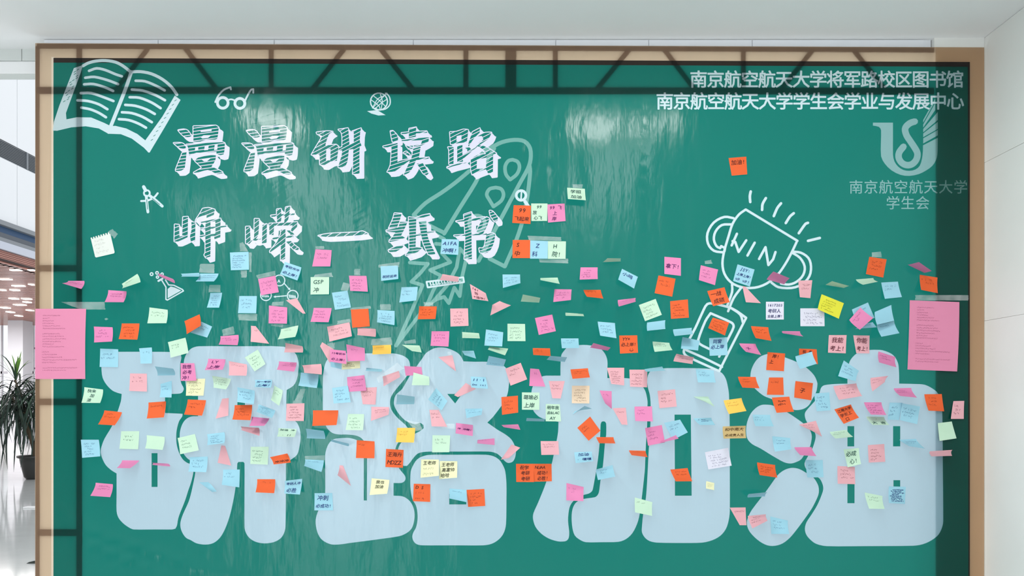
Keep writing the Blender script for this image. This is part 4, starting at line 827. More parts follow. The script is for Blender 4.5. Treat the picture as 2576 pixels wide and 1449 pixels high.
# hatched chalk title characters: stroke faces, holes, hatch slope
KC = 7.156
MAN = ([[(200, 195), (300, 180), (375, 205), (440, 300), (405, 318), (330, 318), (255, 262)], [(118, 425), (220, 422), (295, 440), (340, 500), (332, 528), (240, 522), (165, 470)],
  [(275, 605), (352, 592), (340, 720), (320, 880), (255, 925), (160, 930), (158, 900), (230, 720)],
  [(475, 125), (700, 118), (880, 112), (932, 150), (920, 270), (905, 350), (865, 366), (700, 370), (600, 402), (475, 408)],
  [(345, 455), (620, 430), (1000, 412), (1042, 432), (1035, 560), (1020, 630), (960, 645), (890, 625), (890, 585), (650, 605), (530, 602), (400, 652), (375, 500)],
  [(560, 690), (780, 645), (880, 650), (870, 740), (800, 850), (880, 885), (1000, 950), (1000, 975), (900, 985), (800, 935), (730, 912), (600, 945), (488, 978), (480, 958), (600, 890), (630, 870), (500, 745)]],
 [[(610, 198), (805, 180), (800, 215), (605, 232)], [(600, 320), (660, 288), (800, 285), (740, 335), (640, 348)], [(510, 505), (562, 500), (562, 548), (500, 562)], [(680, 485), (752, 465), (740, 552), (668, 558)], [(860, 458), (912, 450), (905, 548), (848, 556)], [(612, 718), (800, 690), (720, 755), (668, 760)]], -8, 58)
TITLE = [
 ('漫', 420, 300, KC, *MAN), ('漫 ', 592.2, 301.2, KC, *MAN),
 ('研', 770, 300, KC, [[(185, 235), (380, 212), (480, 222), (405, 280), (345, 470), (540, 455), (585, 490), (570, 620), (555, 745), (440, 760), (335, 822), (250, 815), (240, 632), (95, 638), (175, 500), (250, 380), (290, 300), (200, 265)],
   [(580, 185), (755, 158), (765, 240), (780, 440), (750, 470), (650, 495), (652, 330), (635, 235)], [(590, 520), (760, 455), (970, 400), (1000, 480), (850, 535), (580, 565)], [(650, 525), (770, 545), (745, 760), (700, 855), (585, 868), (580, 845), (640, 650)],
   [(830, 215), (990, 160), (972, 250), (965, 500), (960, 640), (962, 978), (842, 985), (850, 540), (858, 400), (858, 230)]], [[(362, 545), (440, 525), (436, 738), (360, 742)]], -28, 68),
 ('读', 770, 300, KC, [[(1518, 210), (1560, 205), (1625, 270), (1655, 330), (1652, 380), (1560, 412), (1538, 330)], [(1385, 488), (1645, 425), (1645, 500), (1395, 505)], [(1538, 480), (1648, 440), (1645, 768), (1700, 745), (1870, 735), (1740, 830), (1600, 935), (1460, 948), (1520, 820)],
   [(1855, 165), (1982, 140), (1975, 310), (1848, 338)], [(1715, 245), (1900, 225), (2172, 213), (2182, 240), (1720, 265)], [(1720, 375), (1980, 340), (2212, 322), (2205, 395), (2080, 470), (1930, 505), (1940, 470), (2065, 450), (2090, 372), (1720, 392)], [(1928, 530), (2062, 488), (2030, 700), (1880, 755), (1910, 640)],
   [(1695, 745), (1950, 700), (2212, 684), (2202, 708), (1700, 768)], [(1795, 470), (1890, 505), (1925, 530), (1850, 535)], [(1750, 605), (1800, 575), (1872, 640), (1862, 660)], [(1870, 745), (1985, 718), (1930, 850), (1850, 962), (1758, 998), (1800, 900)], [(1995, 795), (2100, 788), (2160, 880), (2205, 975), (2170, 1008), (2105, 970)]], [], -18, 68),
 ('路', 1000, 300, KC, [[(942, 228), (1060, 222), (1180, 182), (1272, 190), (1260, 330), (1245, 412), (958, 448)], [(908, 500), (1012, 500), (1008, 802), (928, 808), (928, 560)], [(1073, 485), (1170, 462), (1168, 600), (1180, 760), (1075, 775)], [(890, 860), (1080, 800), (1250, 775), (1200, 795), (1000, 845), (900, 880)],
   [(1350, 228), (1482, 158), (1480, 240), (1380, 340), (1280, 490), (1270, 460), (1310, 330)], [(1400, 310), (1580, 240), (1692, 238), (1640, 350), (1450, 480), (1200, 695), (1075, 745), (1085, 690), (1400, 510), (1545, 360), (1520, 300)], [(1420, 470), (1560, 480), (1720, 575), (1780, 615), (1600, 670), (1560, 560)],
   [(1318, 725), (1440, 640), (1640, 625), (1722, 595), (1718, 960), (1630, 972), (1590, 900), (1440, 955), (1345, 998), (1322, 900)]], [[(1065, 302), (1152, 280), (1150, 385), (1060, 402)], [(1430, 725), (1600, 690), (1592, 880), (1425, 895)]], -27, 72),
 ('峥', 420, 500, KC, [[(138, 460), (218, 468), (225, 680), (370, 655), (370, 692), (205, 768), (132, 768)], [(288, 328), (378, 322), (372, 670), (272, 655)], [(438, 418), (512, 430), (506, 762), (430, 768), (413, 680), (440, 560)], [(640, 178), (745, 162), (862, 195), (842, 290), (710, 345), (712, 300), (700, 290), (560, 335), (515, 405), (520, 375), (590, 270)],
   [(602, 418), (800, 375), (962, 352), (965, 392), (620, 434)], [(868, 395), (966, 362), (962, 470), (960, 690), (855, 728), (848, 690), (872, 600)], [(598, 535), (820, 505), (1075, 482), (1062, 502), (900, 530), (600, 552)], [(588, 672), (760, 640), (962, 618), (962, 660), (590, 692)], [(698, 420), (782, 400), (785, 700), (780, 1040), (700, 1062), (668, 1010), (690, 960), (688, 520)]], [], -22, 74),
 ('嵘', 420, 500, KC, [[(1418, 500), (1492, 498), (1502, 745), (1540, 745), (1482, 812), (1418, 802)], [(1575, 358), (1658, 362), (1645, 640), (1600, 722), (1705, 718), (1600, 755), (1545, 745), (1565, 690)], [(1718, 470), (1798, 452), (1792, 792), (1708, 804)], [(1975, 188), (2052, 178), (2058, 350), (2050, 405), (1982, 425)], [(2138, 150), (2222, 138), (2202, 250), (2180, 375), (2105, 455), (2120, 330)],
   [(1868, 300), (2080, 275), (2305, 262), (2290, 290), (1880, 325)], [(1838, 445), (2100, 432), (2345, 418), (2342, 505), (2255, 592), (2228, 572), (2262, 478), (1928, 485), (1916, 655), (1842, 645)], [(1888, 702), (2080, 678), (2295, 658), (2270, 692), (1900, 732)], [(2048, 560), (2132, 548), (2125, 1080), (2048, 1112)], [(2045, 640), (2135, 635), (2130, 755), (1990, 870), (1855, 965), (1850, 940), (1980, 775)], [(2145, 772), (2232, 758), (2290, 830), (2375, 892), (2362, 922), (2280, 912)]], [], -38, 86),
 ('一', 780, 500, KC, [[(145, 665), (250, 640), (400, 622), (850, 602), (942, 582), (1045, 632), (860, 657), (300, 687)]], [], -33, 96),
 ('纸', 780, 500, KC, [[(1518, 258), (1648, 266), (1612, 395), (1560, 522), (1415, 532), (1488, 370)], [(1618, 412), (1755, 420), (1705, 530), (1640, 660), (1712, 702), (1560, 752), (1428, 778), (1428, 748), (1480, 690), (1535, 605), (1378, 592), (1370, 568), (1590, 515)], [(1538, 862), (1682, 822), (1672, 872), (1545, 952), (1428, 958), (1408, 925)],
   [(1775, 328), (1912, 348), (1900, 870), (2015, 885), (1930, 962), (1730, 1025), (1718, 1005), (1785, 920)], [(1895, 348), (2020, 300), (2155, 272), (2155, 302), (1920, 372)], [(1895, 642), (2060, 600), (2245, 588), (2212, 612), (1898, 672)], [(1955, 400), (2092, 400), (2110, 640), (2155, 780), (2255, 985), (2240, 1003), (2130, 1003), (2040, 810), (1990, 600)]], [], -6, 57),
 ('书', 1100, 500, 8.05, [[(538, 320), (692, 268), (692, 700), (702, 1222), (548, 1225), (568, 800), (550, 480)], [(378, 455), (560, 425), (960, 368), (900, 432), (560, 455), (400, 468)], [(895, 440), (1000, 368), (1060, 402), (1005, 560), (930, 702), (850, 705), (795, 665)], [(338, 742), (700, 715), (1005, 700), (1000, 728), (700, 742), (350, 758)], [(995, 722), (1110, 690), (1172, 722), (1150, 880), (1070, 1052), (960, 1104), (860, 1082), (848, 1000), (920, 1003), (960, 950)], [(1058, 240), (1112, 248), (1180, 320), (1225, 385), (1222, 442), (1160, 462), (1080, 350)]], [], -19, 64),
]
EX = (10.5, 11.0)
for n, ox, oy, k, faces, holes, slope, gap in TITLE:
    s = shape('title_character#' + n, PRINT_TITLE, True)
    allp = []
    for f in faces:
        p = smooth(tr(f, ox, oy, k), True, 2, 40)
        allp += p
        q = [(x + EX[0], y + EX[1]) for x, y in p]
        put(s, p, 'p')
        put(s, q, 'p')
        put(s, p, 'm')
        for i in range(len(p)):
            a, b = p[i], p[(i + 1) % len(p)]
            c, d = q[(i + 1) % len(p)], q[i]
            put(s, capsule(a, b, 2.1, 2), 'p')
            if abs((b[0] - a[0]) * EX[1] - (b[1] - a[1]) * EX[0]) > 1.0:
                put(s, [a, b, c, d], 'p')
            put(s, capsule(d, c, 1.4, 2), 'p')
    for h in holes:
        put(s, tr(h, ox, oy, k), 'h')
    x0, x1 = min(p[0] for p in allp), max(p[0] for p in allp)
    y0, y1 = min(p[1] for p in allp), max(p[1] for p in allp)
    t = math.tan(math.radians(slope))
    step = gap / k
    y = y0 - 10
    while y < y1 - t * (x1 - x0) + 10:
        a = (x0 - 3, y)
        b = (x1 + 3, y + t * (x1 - x0 + 6))
        put(s, [(a[0], a[1] - 0.9), (b[0], b[1] - 0.9), (b[0], b[1] + 0.9), (a[0], a[1] + 0.9)], 'x')
        y += step

# slack in the cloth: shallow creases pushed back from the banner plane
CREASE = [(1618, 240, 1626, 520, 7, 1.0), (1626, 500, 1622, 720, 9, 0.7), (678, 240, 690, 420, 10, 0.9), (905, 480, 916, 730, 9, 0.6), (912, 380, 918, 470, 5, 0.8), (1131, 250, 1136, 330, 5, 0.6),
          (1322, 340, 1328, 400, 5, 0.8), (1380, 380, 1386, 470, 5, 0.5), (100, 1296, 640, 1470, 11, 1.3), (96, 1316, 470, 1470, 9, 1.5), (92, 1250, 260, 1345, 8, 1.0), (300, 1360, 800, 1540, 14, 1.2), (190, 628, 232, 618, 4, 0.9),
          (132, 500, 205, 470, 7, 0.7), (132, 425, 190, 400, 7, 0.8), (135, 640, 215, 600, 8, 0.8), (90, 670, 140, 664, 5, 1.0), (92, 435, 140, 430, 5, 0.8), (1000, 240, 1090, 430, 14, 0.5), (690, 430, 780, 560, 16, 0.6), (840, 160, 905, 200, 5, 0.6), (1050, 130, 1130, 190, 7, 0.5)]
def slack(u, v):
    d = 0.8 + 0.45 * math.sin(u * 0.0061 + 0.8) * math.sin(v * 0.0047 + 1.1) + 0.3 * math.sin(u * 0.017 + v * 0.006)
    for x0, y0, x1, y1, w, dep in CREASE:
        dx, dy = x1 - x0, y1 - y0
        L2 = dx * dx + dy * dy
        t = ((u - x0) * dx + (v - y0) * dy) / L2
        if -0.05 < t < 1.05:
            tt = min(1, max(0, t))
            r2 = (u - x0 - t * dx) ** 2 + (v - y0 - t * dy) ** 2
            if r2 < 9 * w * w:
                d += 1.9 * dep * math.exp(-r2 / (w * w)) * max(0.0, math.sin(PI * tt)) ** 0.5
    if u < 215 or v < 245 or u > 2345:               # drawn tight over the truss bars
        d = min(d, 1.9)
    return d * 0.001
def on_banner(u, v, ahead=0.0):
    return Vector(((u - 1288) * S, D + slack(u, v) - ahead, 1.6 + (1015 - v) * S))

pts, fcs = [], []
for poly, s_, kind in FACES:
    n = len(pts)
    pts += [Vector(p) for p in poly]
    fcs.append(list(range(n, n + len(poly))))
for i in range(1, 150):
    for j in range(1, 100):
        u, v = W0 + i * 16 - 4 * (j % 2), TOP + 14 + j * 18
        if u < W1 - 2 and v < BOT - 2:
            pts.append(Vector((u, v)))
R_ = delaunay_2d_cdt(pts, [], fcs, 0, 1e-4, True)
verts2, tris, orig = R_[0], R_[2], R_[5]
buckets = {}
for t, of in zip(tris, orig):
    mem = {}
    for k in of:
        mem.setdefault(FACES[k][1], set()).add(FACES[k][2])
    top = None
    for s_ in sorted(mem, reverse=True):
        kd = mem[s_]
        if SHAPES[s_][2]:
            face = 'm' in kd and 'h' not in kd
            ok = ('x' in kd) if face else ('p' in kd)
        else:
            ok = 'p' in kd and 'm' not in kd
        if ok:
            top = s_
            break
    if top is not None:
        buckets.setdefault(top, []).append(t)

BAN = empty('banner', on_banner((W0 + W1) / 2, BOT))
tag(BAN, 'wide green chalkboard-print banner with brown wood border, covered in sticky notes', 'banner')
PART_LABEL = {'green_panel': 'green chalkboard ground', 'printed_frame': 'printed brown wooden border', 'printed_frame_edge': 'pale inner line of the printed border', 'printed_frame_shadow': 'dark inner line of the printed border',
  'rocket_drawing': 'faint outline of a rocket with flames', 'book_drawing': 'white chalk drawing of an open book', 'glasses_drawing': 'white chalk drawing of glasses', 'globe_drawing': 'white chalk drawing of a globe', 'compasses_drawing': 'white chalk drawing of compasses',
  'flask_drawing': 'white chalk drawing of a flask', 'cycle_diagram_drawing': 'three circles joined by arrows', 'magnifier_drawing': 'white chalk drawing of a magnifier', 'ruler_drawing': 'white chalk drawing of a ruler', 'trophy_drawing': 'white chalk drawing of a trophy reading WIN',
  'union_emblem': 'pale emblem of a U and S with rays', 'emblem_lettering': 'pale lettering under the emblem'}
off = BAN.location
cache = {}
def nrm(u, v):
    e = 1.0
    du = (slack(u + e, v) - slack(u - e, v)) / (2 * e * S)
    dv = (slack(u, v + e) - slack(u, v - e)) / (2 * e * S)
    return Vector((du, -1.0, -dv)).normalized()
for s_, tl in buckets.items():
    ids, vv, ff, nn = {}, [], [], []
    for t in tl:
        f = []
        for i in t:
            if i not in ids:
                ids[i] = len(vv)
                if i not in cache:
                    u, v = verts2[i]
                    cache[i] = (on_banner(u, v), nrm(u, v))
                vv.append(cache[i][0] - off)
                nn.append(cache[i][1])
            f.append(ids[i])
        ff.append(f)
    key, m, _t = SHAPES[s_]
    nm = key.split('#')[0]
    o = mesh_obj(nm, vv, ff, m, BAN, smooth=True)
    me = o.data
    if me.polygons and me.polygons[0].normal.y > 0:
        me.flip_normals()
    me.normals_split_custom_set_from_vertices(nn)
    if key in PART_LABEL:
        o['label'] = PART_LABEL[key]
    elif nm == 'title_character':
        o['label'] = 'white hatched chalk character ' + key.split('#')[1].strip()
    elif nm == 'big_character':
        o['label'] = 'big rounded pale blue character ' + key.split('#')[1]
# ------------------------------------------------------------------ room shell and hall
PLASTER = mat('ceiling_paint', lin(234, 234, 235), 0.75, 0.2, noise=0.02, nscale=2)
MARBLE = mat('wall_plaster', lin(230, 230, 227), 0.5, 0.35, noise=0.045, nscale=2.2, bump=0.02, bscale=14)
PANEL = mat('white_panel', lin(236, 238, 244), 0.5, 0.3)
HALLWHITE = mat('hall_white', lin(244, 246, 248), 0.6, 0.2)
FLOORM = mat('floor_terrazzo', lin(214, 217, 215), 0.09, 0.5, noise=0.05, nscale=3)
GREY = mat('grey_metal', lin(140, 145, 150), 0.5, 0.4)
PALEBAND = mat('pale_band', lin(205, 210, 222), 0.5)
BLUEB = mat('blue_band', lin(52, 84, 120), 0.5)
DGREY = mat('dark_band', lin(98, 104, 112), 0.6)
LOUV = mat('louvre_metal', lin(100, 106, 112), 0.4, 0.5)
BROWN = mat('brown_slat', lin(172, 116, 102), 0.22, 0.5, noise=0.25, nscale=0.9, stretch=(1, 0.4, 1))
COLM = mat('column_paint', lin(222, 224, 232), 0.6)
FRAMEM = mat('window_frame', lin(84, 88, 100), 0.5)
def P(px, py, Y):
    return Vector(((px - 1288) / 1860 * Y, Y, 1.6 - (py - 1015) / 1860 * Y))

fl = struct(box_obj('floor', (-32, 12, -8, 40, -0.1, 0.0), FLOORM))
cl = struct(box_obj('ceiling', (-5.0, 2.3, -4.0, 3.237, CEIL, CEIL + 0.12), PLASTER))
wr = struct(box_obj('wall_right', (2.005, 2.25, -4.0, 3.42, 0.0, CEIL), MARBLE))
# a few stone courses of the side wall, each slab set a hair proud with open joints
for i, (z0, z1) in enumerate(((0.002, 0.779), (0.780, 1.949), (1.950, 2.619), (2.620, 3.148))):
    for y0, y1 in ((1.2, 3.40),):
        p = box_obj('wall_slab', (2.0005 + 0.0004 * ((i * 3 + int(y0)) % 2), 2.005, y0, y1, z0, z1), MARBLE, wr, 0.0006)
struct(box_obj('pillar', (1.789, 2.0, 3.1315, 3.42, 0.0, CEIL), MARBLE))
# white panelled beam just behind the banner
bm_ = struct(box_obj('trim_1', (-1.98, 1.785, 3.152, 3.23, 3.102, CEIL), PANEL))
xs = [110, 398, 690, 1040, 1398, 1632, 1892, 2325]
for a, b in zip(xs[:-1], xs[1:]):
    box_obj('beam_panel', ((a - 1288) * S * 1.007 + 0.0015, (b - 1288) * S * 1.007 - 0.0015, 3.146, 3.152, 3.103, CEIL - 0.002), PANEL, bm_)
# edge of the ceiling at the left: two fascia boards
FASC = mat('fascia_paint', lin(206, 210, 208), 0.6)
fa = struct(box_obj('trim_2', (-5.0, -1.99, 3.237, 3.29, 3.041, CEIL + 0.12), FASC))
for x0, x1 in ((-4.9, -2.144), (-2.141, -2.0)):
    box_obj('fascia_board', (x0, x1, 3.231, 3.237, 3.098, CEIL), FASC, fa)
box_obj('fascia_board', (-4.9, -2.0, 3.234, 3.237, 3.043, 3.096), PLASTER, fa)

# gallery front of the hall at the far left
FX = -12.0
def gz(py, px=44):
    Y = FX / ((px - 1288) / 1860.0)
    return 1.6 - (py - 1015) / 1860.0 * Y
wl = struct(box_obj('wall_left', (FX - 0.4, FX - 0.2, 4, 32, gz(640), 14.5), HALLWHITE))
def band(name, p0, p1, proud, m, y0=4, y1=32):
    return box_obj(name, (FX - 0.2, FX + proud, y0, y1, gz(p1), gz(p0)), m, wl)
seam = [4, 6.8, 9.6, 12.4, 15.2, 17.93, 20.6, 23.4, 26.2, 29, 32]
for a, b in zip(seam[:-1], seam[1:]):
    box_obj('wall_panel', (FX - 0.2, FX, a + 0.008, b - 0.008, gz(371), 14.5), HALLWHITE, wl)
    box_obj('wall_panel', (FX - 0.2, FX, a + 0.008, b - 0.008, gz(571), gz(416)), HALLWHITE, wl)
band('lip', 571, 582, 0.10, GREY)
band('blue_band', 582, 598, -0.02, BLUEB)
band('dark_band', 598, 611, 0.0, DGREY)
band('grey_band', 611, 621, 0.04, GREY)
band('pale_band', 621, 640, 0.06, PALEBAND)
n = 11
for i in range(n):                                   # louvre above the white panels
    z0 = gz(415) + (gz(372) - gz(415)) * i / n
    box_obj('louvre_slat', (FX - 0.16, FX - 0.01, 4, 32, z0, z0 + 0.022), LOUV, wl)
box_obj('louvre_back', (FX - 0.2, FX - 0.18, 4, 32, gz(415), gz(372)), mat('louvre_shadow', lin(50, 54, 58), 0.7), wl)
for y in (6.9, 9.8, 12.6, 15.5, 18.28, 21.2, 24.2):
    box_obj('louvre_post', (FX - 0.1, FX + 0.01, y, y + 0.05, gz(415), gz(372)), GREY, wl)
n = 7
for i in range(n):                                   # brown cladding strips under the pale band
    z0 = gz(672) + (gz(640) - gz(672)) * i / n
    box_obj('cladding_slat', (FX - 0.2, FX - 0.02, 4, 32, z0, z0 + 0.034), BROWN, wl)
ZC = gz(672)
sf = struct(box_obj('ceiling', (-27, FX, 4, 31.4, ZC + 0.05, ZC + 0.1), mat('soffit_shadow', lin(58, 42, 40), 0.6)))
y = 4.2
while y < 31.3:                                      # glossy brown slats of the gallery's underside
    box_obj('soffit_slat', (-27, FX - 0.05, y, y + 0.14, ZC, ZC + 0.04), BROWN, sf)
    y += 0.2
GLOW = bpy.data.materials.new('sparkle_glow')
GLOW.use_nodes = True
GLOW.node_tree.nodes['Principled BSDF'].inputs['Emission Color'].default_value = (1, 0.96, 0.9, 1)
GLOW.node_tree.nodes['Principled BSDF'].inputs['Emission Strength'].default_value = 2.6
for zx0, zx1, zy in ((100, 190, 655), (262, 318, 655), (0, 100, 738), (120, 218, 798), (102, 168, 836), (0, 44, 836), (270, 302, 786), (94, 158, 914), (208, 278, 916), (136, 226, 970), (10, 80, 996), (252, 292, 1020), (72, 118, 1036), (152, 190, 1070), (222, 272, 946)):
    py = 500 + zy / 3.62                             # glowing dashes standing in for bright sparkles on the slats
    Y_ = 1860 * (ZC - 1.6 - 0.02) / (1015 - py)
    h_ = 1.1 * Y_ / (1015 - py)
    box_obj('sparkle_dash', ((zx0 / 3.62 - 1288) / 1860 * Y_, (zx1 / 3.62 - 1288) / 1860 * Y_, Y_ - h_, Y_ + h_, ZC - 0.02, ZC), GLOW, sf)
# window wall under the gallery
WY = 31.3
win = empty('window_1', (-19.5, WY, 0))
struct(win)
struct(box_obj('wall_far', (-27, -9, WY + 0.3, WY + 0.4, 0.0, 0.25), HALLWHITE))
GLASS = bpy.data.materials.new('window_glass')
GLASS.use_nodes = True
nt = GLASS.node_tree
gl = nt.nodes.new('ShaderNodeBsdfGlossy')
gl.inputs['Roughness'].default_value = 0.03
tp = nt.nodes.new('ShaderNodeBsdfTransparent')
fr = nt.nodes.new('ShaderNodeFresnel')
mx = nt.nodes.new('ShaderNodeMixShader')
nt.links.new(fr.outputs[0], mx.inputs[0])
nt.links.new(tp.outputs[0], mx.inputs[1])
nt.links.new(gl.outputs[0], mx.inputs[2])
nt.links.new(mx.outputs[0], nt.nodes['Material Output'].inputs[0])
mull = [-26.5, -23.5, -21.6, -20.27, -18.98, -18.4, -16.5, -14.5, -12.4]
for a, b in zip(mull[:-1], mull[1:]):
    box_obj('pane', (a + 0.03, b - 0.03, WY + 0.02, WY + 0.03, 0.3, ZC), GLASS, win)
for a in mull:
    box_obj('mullion', (a - 0.03, a + 0.03, WY - 0.02, WY + 0.06, 0.25, ZC), FRAMEM if abs(a + 18.98) < .7 and a > -19 else COLM, win)
box_obj('transom', (-27, -9, WY - 0.02, WY + 0.06, 2.86, 2.96), COLM, win)
for z in (3.05, 3.9):
    box_obj('sash_rail', (-20.2, -18.98, WY - 0.04, WY + 0.02, z, z + 0.07), FRAMEM, win)
box_obj('sash_stile', (-19.05, -18.98, WY - 0.04, WY + 0.02, 3.05, 3.97), FRAMEM, win)
struct(box_obj('column', (-20.05, -19.45, 29.4, 30.0, 0.0, ZC), COLM))
# garden outside the windows
HEDGE = mat('hedge_green', lin(120, 140, 126), 0.8, 0.1, noise=0.5, nscale=1.5)
def hedge(x0, x1, lab, seed):
    rnd = random.Random(seed)
    v, f = [], []
    for k in range(2200):
        c = Vector((rnd.uniform(x0, x1), rnd.uniform(33.5, 34.6), rnd.uniform(0.35, 1.5)))
        a = Vector((rnd.gauss(0, 1), rnd.gauss(0, 1), rnd.gauss(0, 1))).normalized() * 0.11
        b = a.cross(Vector((rnd.gauss(0, 1), rnd.gauss(0, 1), rnd.gauss(0, 1)))).normalized() * 0.06
        n_ = len(v)
        v += [c - a, c + b, c + a, c - b]
        f.append((n_, n_ + 1, n_ + 2, n_ + 3))
    o = mesh_obj('hedge', v, f, HEDGE)
    o['kind'] = 'stuff'
    tag(o, lab, 'hedge')
hedge(-25, -17.5, 'grey-green garden hedge seen through the far hall windows behind the plant', 5)
struct(box_obj('ground', (-60, 20, 31.8, 80, -0.1, 0.02), mat('garden_paving', lin(215, 216, 214), 0.8)))

# dark wedge and white strip on the hall floor beside the banner
DARK = mat('dark_rubber', lin(52, 58, 54), 0.7)
w0 = P(66, 1418, 7.39)
wv = [(0, 0, 0), (0.42, -0.02, 0), (0.44, 0.24, 0), (0.02, 0.05, 0), (0.02, 0.01, 0.012), (0.40, 0.0, 0.10), (0.42, 0.22, 0.10), (0.03, 0.04, 0.012)]
wf = [(0, 1, 2, 3), (4, 7, 6, 5), (0, 4, 5, 1), (1, 5, 6, 2), (2, 6, 7, 3), (3, 7, 4, 0)]
tag(mesh_obj('floor_wedge', wv, wf, DARK, None, (w0.x, w0.y, 0.001)), 'dark wedge lying on the hall floor beside the banner foot', 'wedge')
s0 = P(70, 1276, 11.4)
tag(box_obj('floor_strip', (s0.x, s0.x + 0.5, s0.y - 0.12, s0.y, 0.0005, 0.02), mat('white_strip', lin(250, 250, 250), 0.4), None, 0.004), 'white strip lying on the hall floor between plant and banner', 'strip')

# ------------------------------------------------------------------ potted plant in the hall
PC = P(88, 1205, 15.7)
plant = empty('potted_plant', (PC.x, PC.y, 0))
tag(plant, 'tall potted dracaena with drooping dark leaves and a light green crown tip', 'plant')
POT = mat('pot_glaze', lin(48, 50, 48), 0.35, 0.5)
SOIL = mat('pot_soil', lin(40, 34, 28), 0.9)
BARK = mat('plant_bark', lin(96, 84, 66), 0.8)
LEAFD = mat('leaf_dark', lin(34, 56, 46), 0.42, 0.5, noise=0.35, nscale=5)
LEAFM = mat('leaf_mid', lin(66, 92, 74), 0.42, 0.5, noise=0.35, nscale=5)
LEAFL = mat('leaf_light', lin(120, 168, 72), 0.42, 0.5, noise=0.25, nscale=5)
def lathe(prof, n=28):
    v, f = [], []
    for r, z in prof:
        for k in range(n):
            a = 2 * PI * k / n
            v.append((r * math.cos(a), r * math.sin(a), z))
    for i in range(len(prof) - 1):
        for k in range(n):
            f.append((i * n + k, i * n + (k + 1) % n, (i + 1) * n + (k + 1) % n, (i + 1) * n + k))
    f.append(tuple(range(n - 1, -1, -1)))
    return v, f
v, f = lathe([(0.16, 0.0), (0.20, 0.05), (0.27, 0.36), (0.28, 0.44), (0.33, 0.46), (0.33, 0.50), (0.27, 0.49), (0.26, 0.44)])
mesh_obj('pot', v, f, POT, plant, smooth=True)
v, f = lathe([(0.001, 0.45), (0.262, 0.45)])
mesh_obj('soil', v, f, SOIL, plant)
rnd = random.Random(3)
heads = [((-0.42, 0.0, 2.10), 1), ((0.10, 0.15, 1.85), 0), ((-0.22, -0.15, 1.60), 0), ((0.22, -0.1, 2.05), 0), ((-0.62, 0.15, 1.80), 0)]
for (hx, hy, hz), lt in heads:
    v, f = [], []
    N = 8
    for i in range(9):
        t = i / 8
        c = Vector((hx * t ** 1.4, hy * t ** 1.4, 0.44 + (hz - 0.44) * t))
        r = 0.035 * (1 - 0.5 * t)
        for k in range(N):
            v.append((c.x + r * math.cos(2 * PI * k / N), c.y + r * math.sin(2 * PI * k / N), c.z))
    for i in range(8):
        for k in range(N):
            f.append((i * N + k, i * N + (k + 1) % N, (i + 1) * N + (k + 1) % N, (i + 1) * N + k))
    mesh_obj('stem', v, f, BARK, plant, smooth=True)
def leaf_mesh(L, droop, wid, m):
    v, f = [], []
    for i in range(9):
        t = i / 8
        x = L * (t - 0.38 * droop * t * t)
        z = L * (0.55 * t - droop * 1.25 * t * t)
        w = wid * (0.5 + 1.2 * t) * (1 - t) ** 0.6 if t < 1 else 0.001
        v += [(x, -w, z + 0.25 * w), (x, 0, z), (x, w, z + 0.25 * w)]
    for i in range(8):
        a = i * 3
        f += [(a, a + 1, a + 4, a + 3), (a + 1, a + 2, a + 5, a + 4)]
    me = bpy.data.meshes.new('leaf')
    me.from_pydata(v, [], f)
    me.materials.append(m)
    for p in me.polygons:
        p.use_smooth = True
    return me
LM = [leaf_mesh(1.0, 1.0, 0.024, LEAFD), leaf_mesh(1.15, 1.05, 0.026, LEAFD), leaf_mesh(0.9, 0.85, 0.024, LEAFM), leaf_mesh(1.1, 1.1, 0.024, LEAFD)]
UP = [leaf_mesh(0.6, 0.06, 0.02, LEAFL), leaf_mesh(0.55, 0.22, 0.02, LEAFL), leaf_mesh(0.65, 0.4, 0.02, LEAFM)]
cnt = 0
for (hx, hy, hz), lt in heads:
    for k in range(59):
        up = lt and k < 16
        o = bpy.data.objects.new('leaf', rnd.choice(UP if up else LM))
        COL.objects.link(o)
        o.parent = plant
        o.location = (hx, hy, hz - (0 if up else rnd.uniform(0.0, 0.4)))
        pitch = -rnd.uniform(0.5, 1.1) if up else rnd.uniform(-0.55, 0.45)
        o.rotation_euler = (rnd.uniform(-0.2, 0.2), pitch, rnd.uniform(0, 2 * PI))
        k_ = rnd.uniform(0.8, 1.15)
        o.scale = (k_, k_, k_)
        cnt += 1

# ------------------------------------------------------------------ truss that carries the banner
STEEL = mat('truss_steel', lin(92, 94, 96), 0.5, 0.4, metal=0.3)
TY = D + 0.0062
def tp_(u, v):
    return Vector(((u - 1288) * S, TY, 1.6 + (1015 - v) * S))
truss = empty('truss_frame', (0, TY, 0))
tag(truss, 'grey steel truss frame standing behind the see-through banner', 'frame')
ZB = 1015 + 1.6 / S
def bar(name, u0, v0, u1, v1, w):
    flat_bar(name, tp_(u0, v0), tp_(u1, v1), w * S, 0.008, STEEL, truss)
bar('chord', 92, 116, 2350, 126, 13)
bar('chord', 92, 227, 2350, 229, 18)
bar('post', 94, 116, 94, ZB, 11)
bar('post', 199, 116, 199, ZB, 15)
for u in (682, 1172, 1397, 1870):
    bar('brace', u, 124, u, 226, 13)
bar('brace', 1285, 120, 1285, 226, 28)
for a in ((372, 122, 292, 224), (466, 122, 545, 224), (865, 124, 784, 226), (958, 124, 1040, 226), (1582, 126, 1498, 228), (1672, 126, 1750, 228), (2043, 128, 1962, 229), (2149, 128, 2230, 229)):
    bar('brace', *a, 13)
for v in (228, 675, 1011, 1340, 1670):
    bar('rung', 94, v, 199, v, 17)
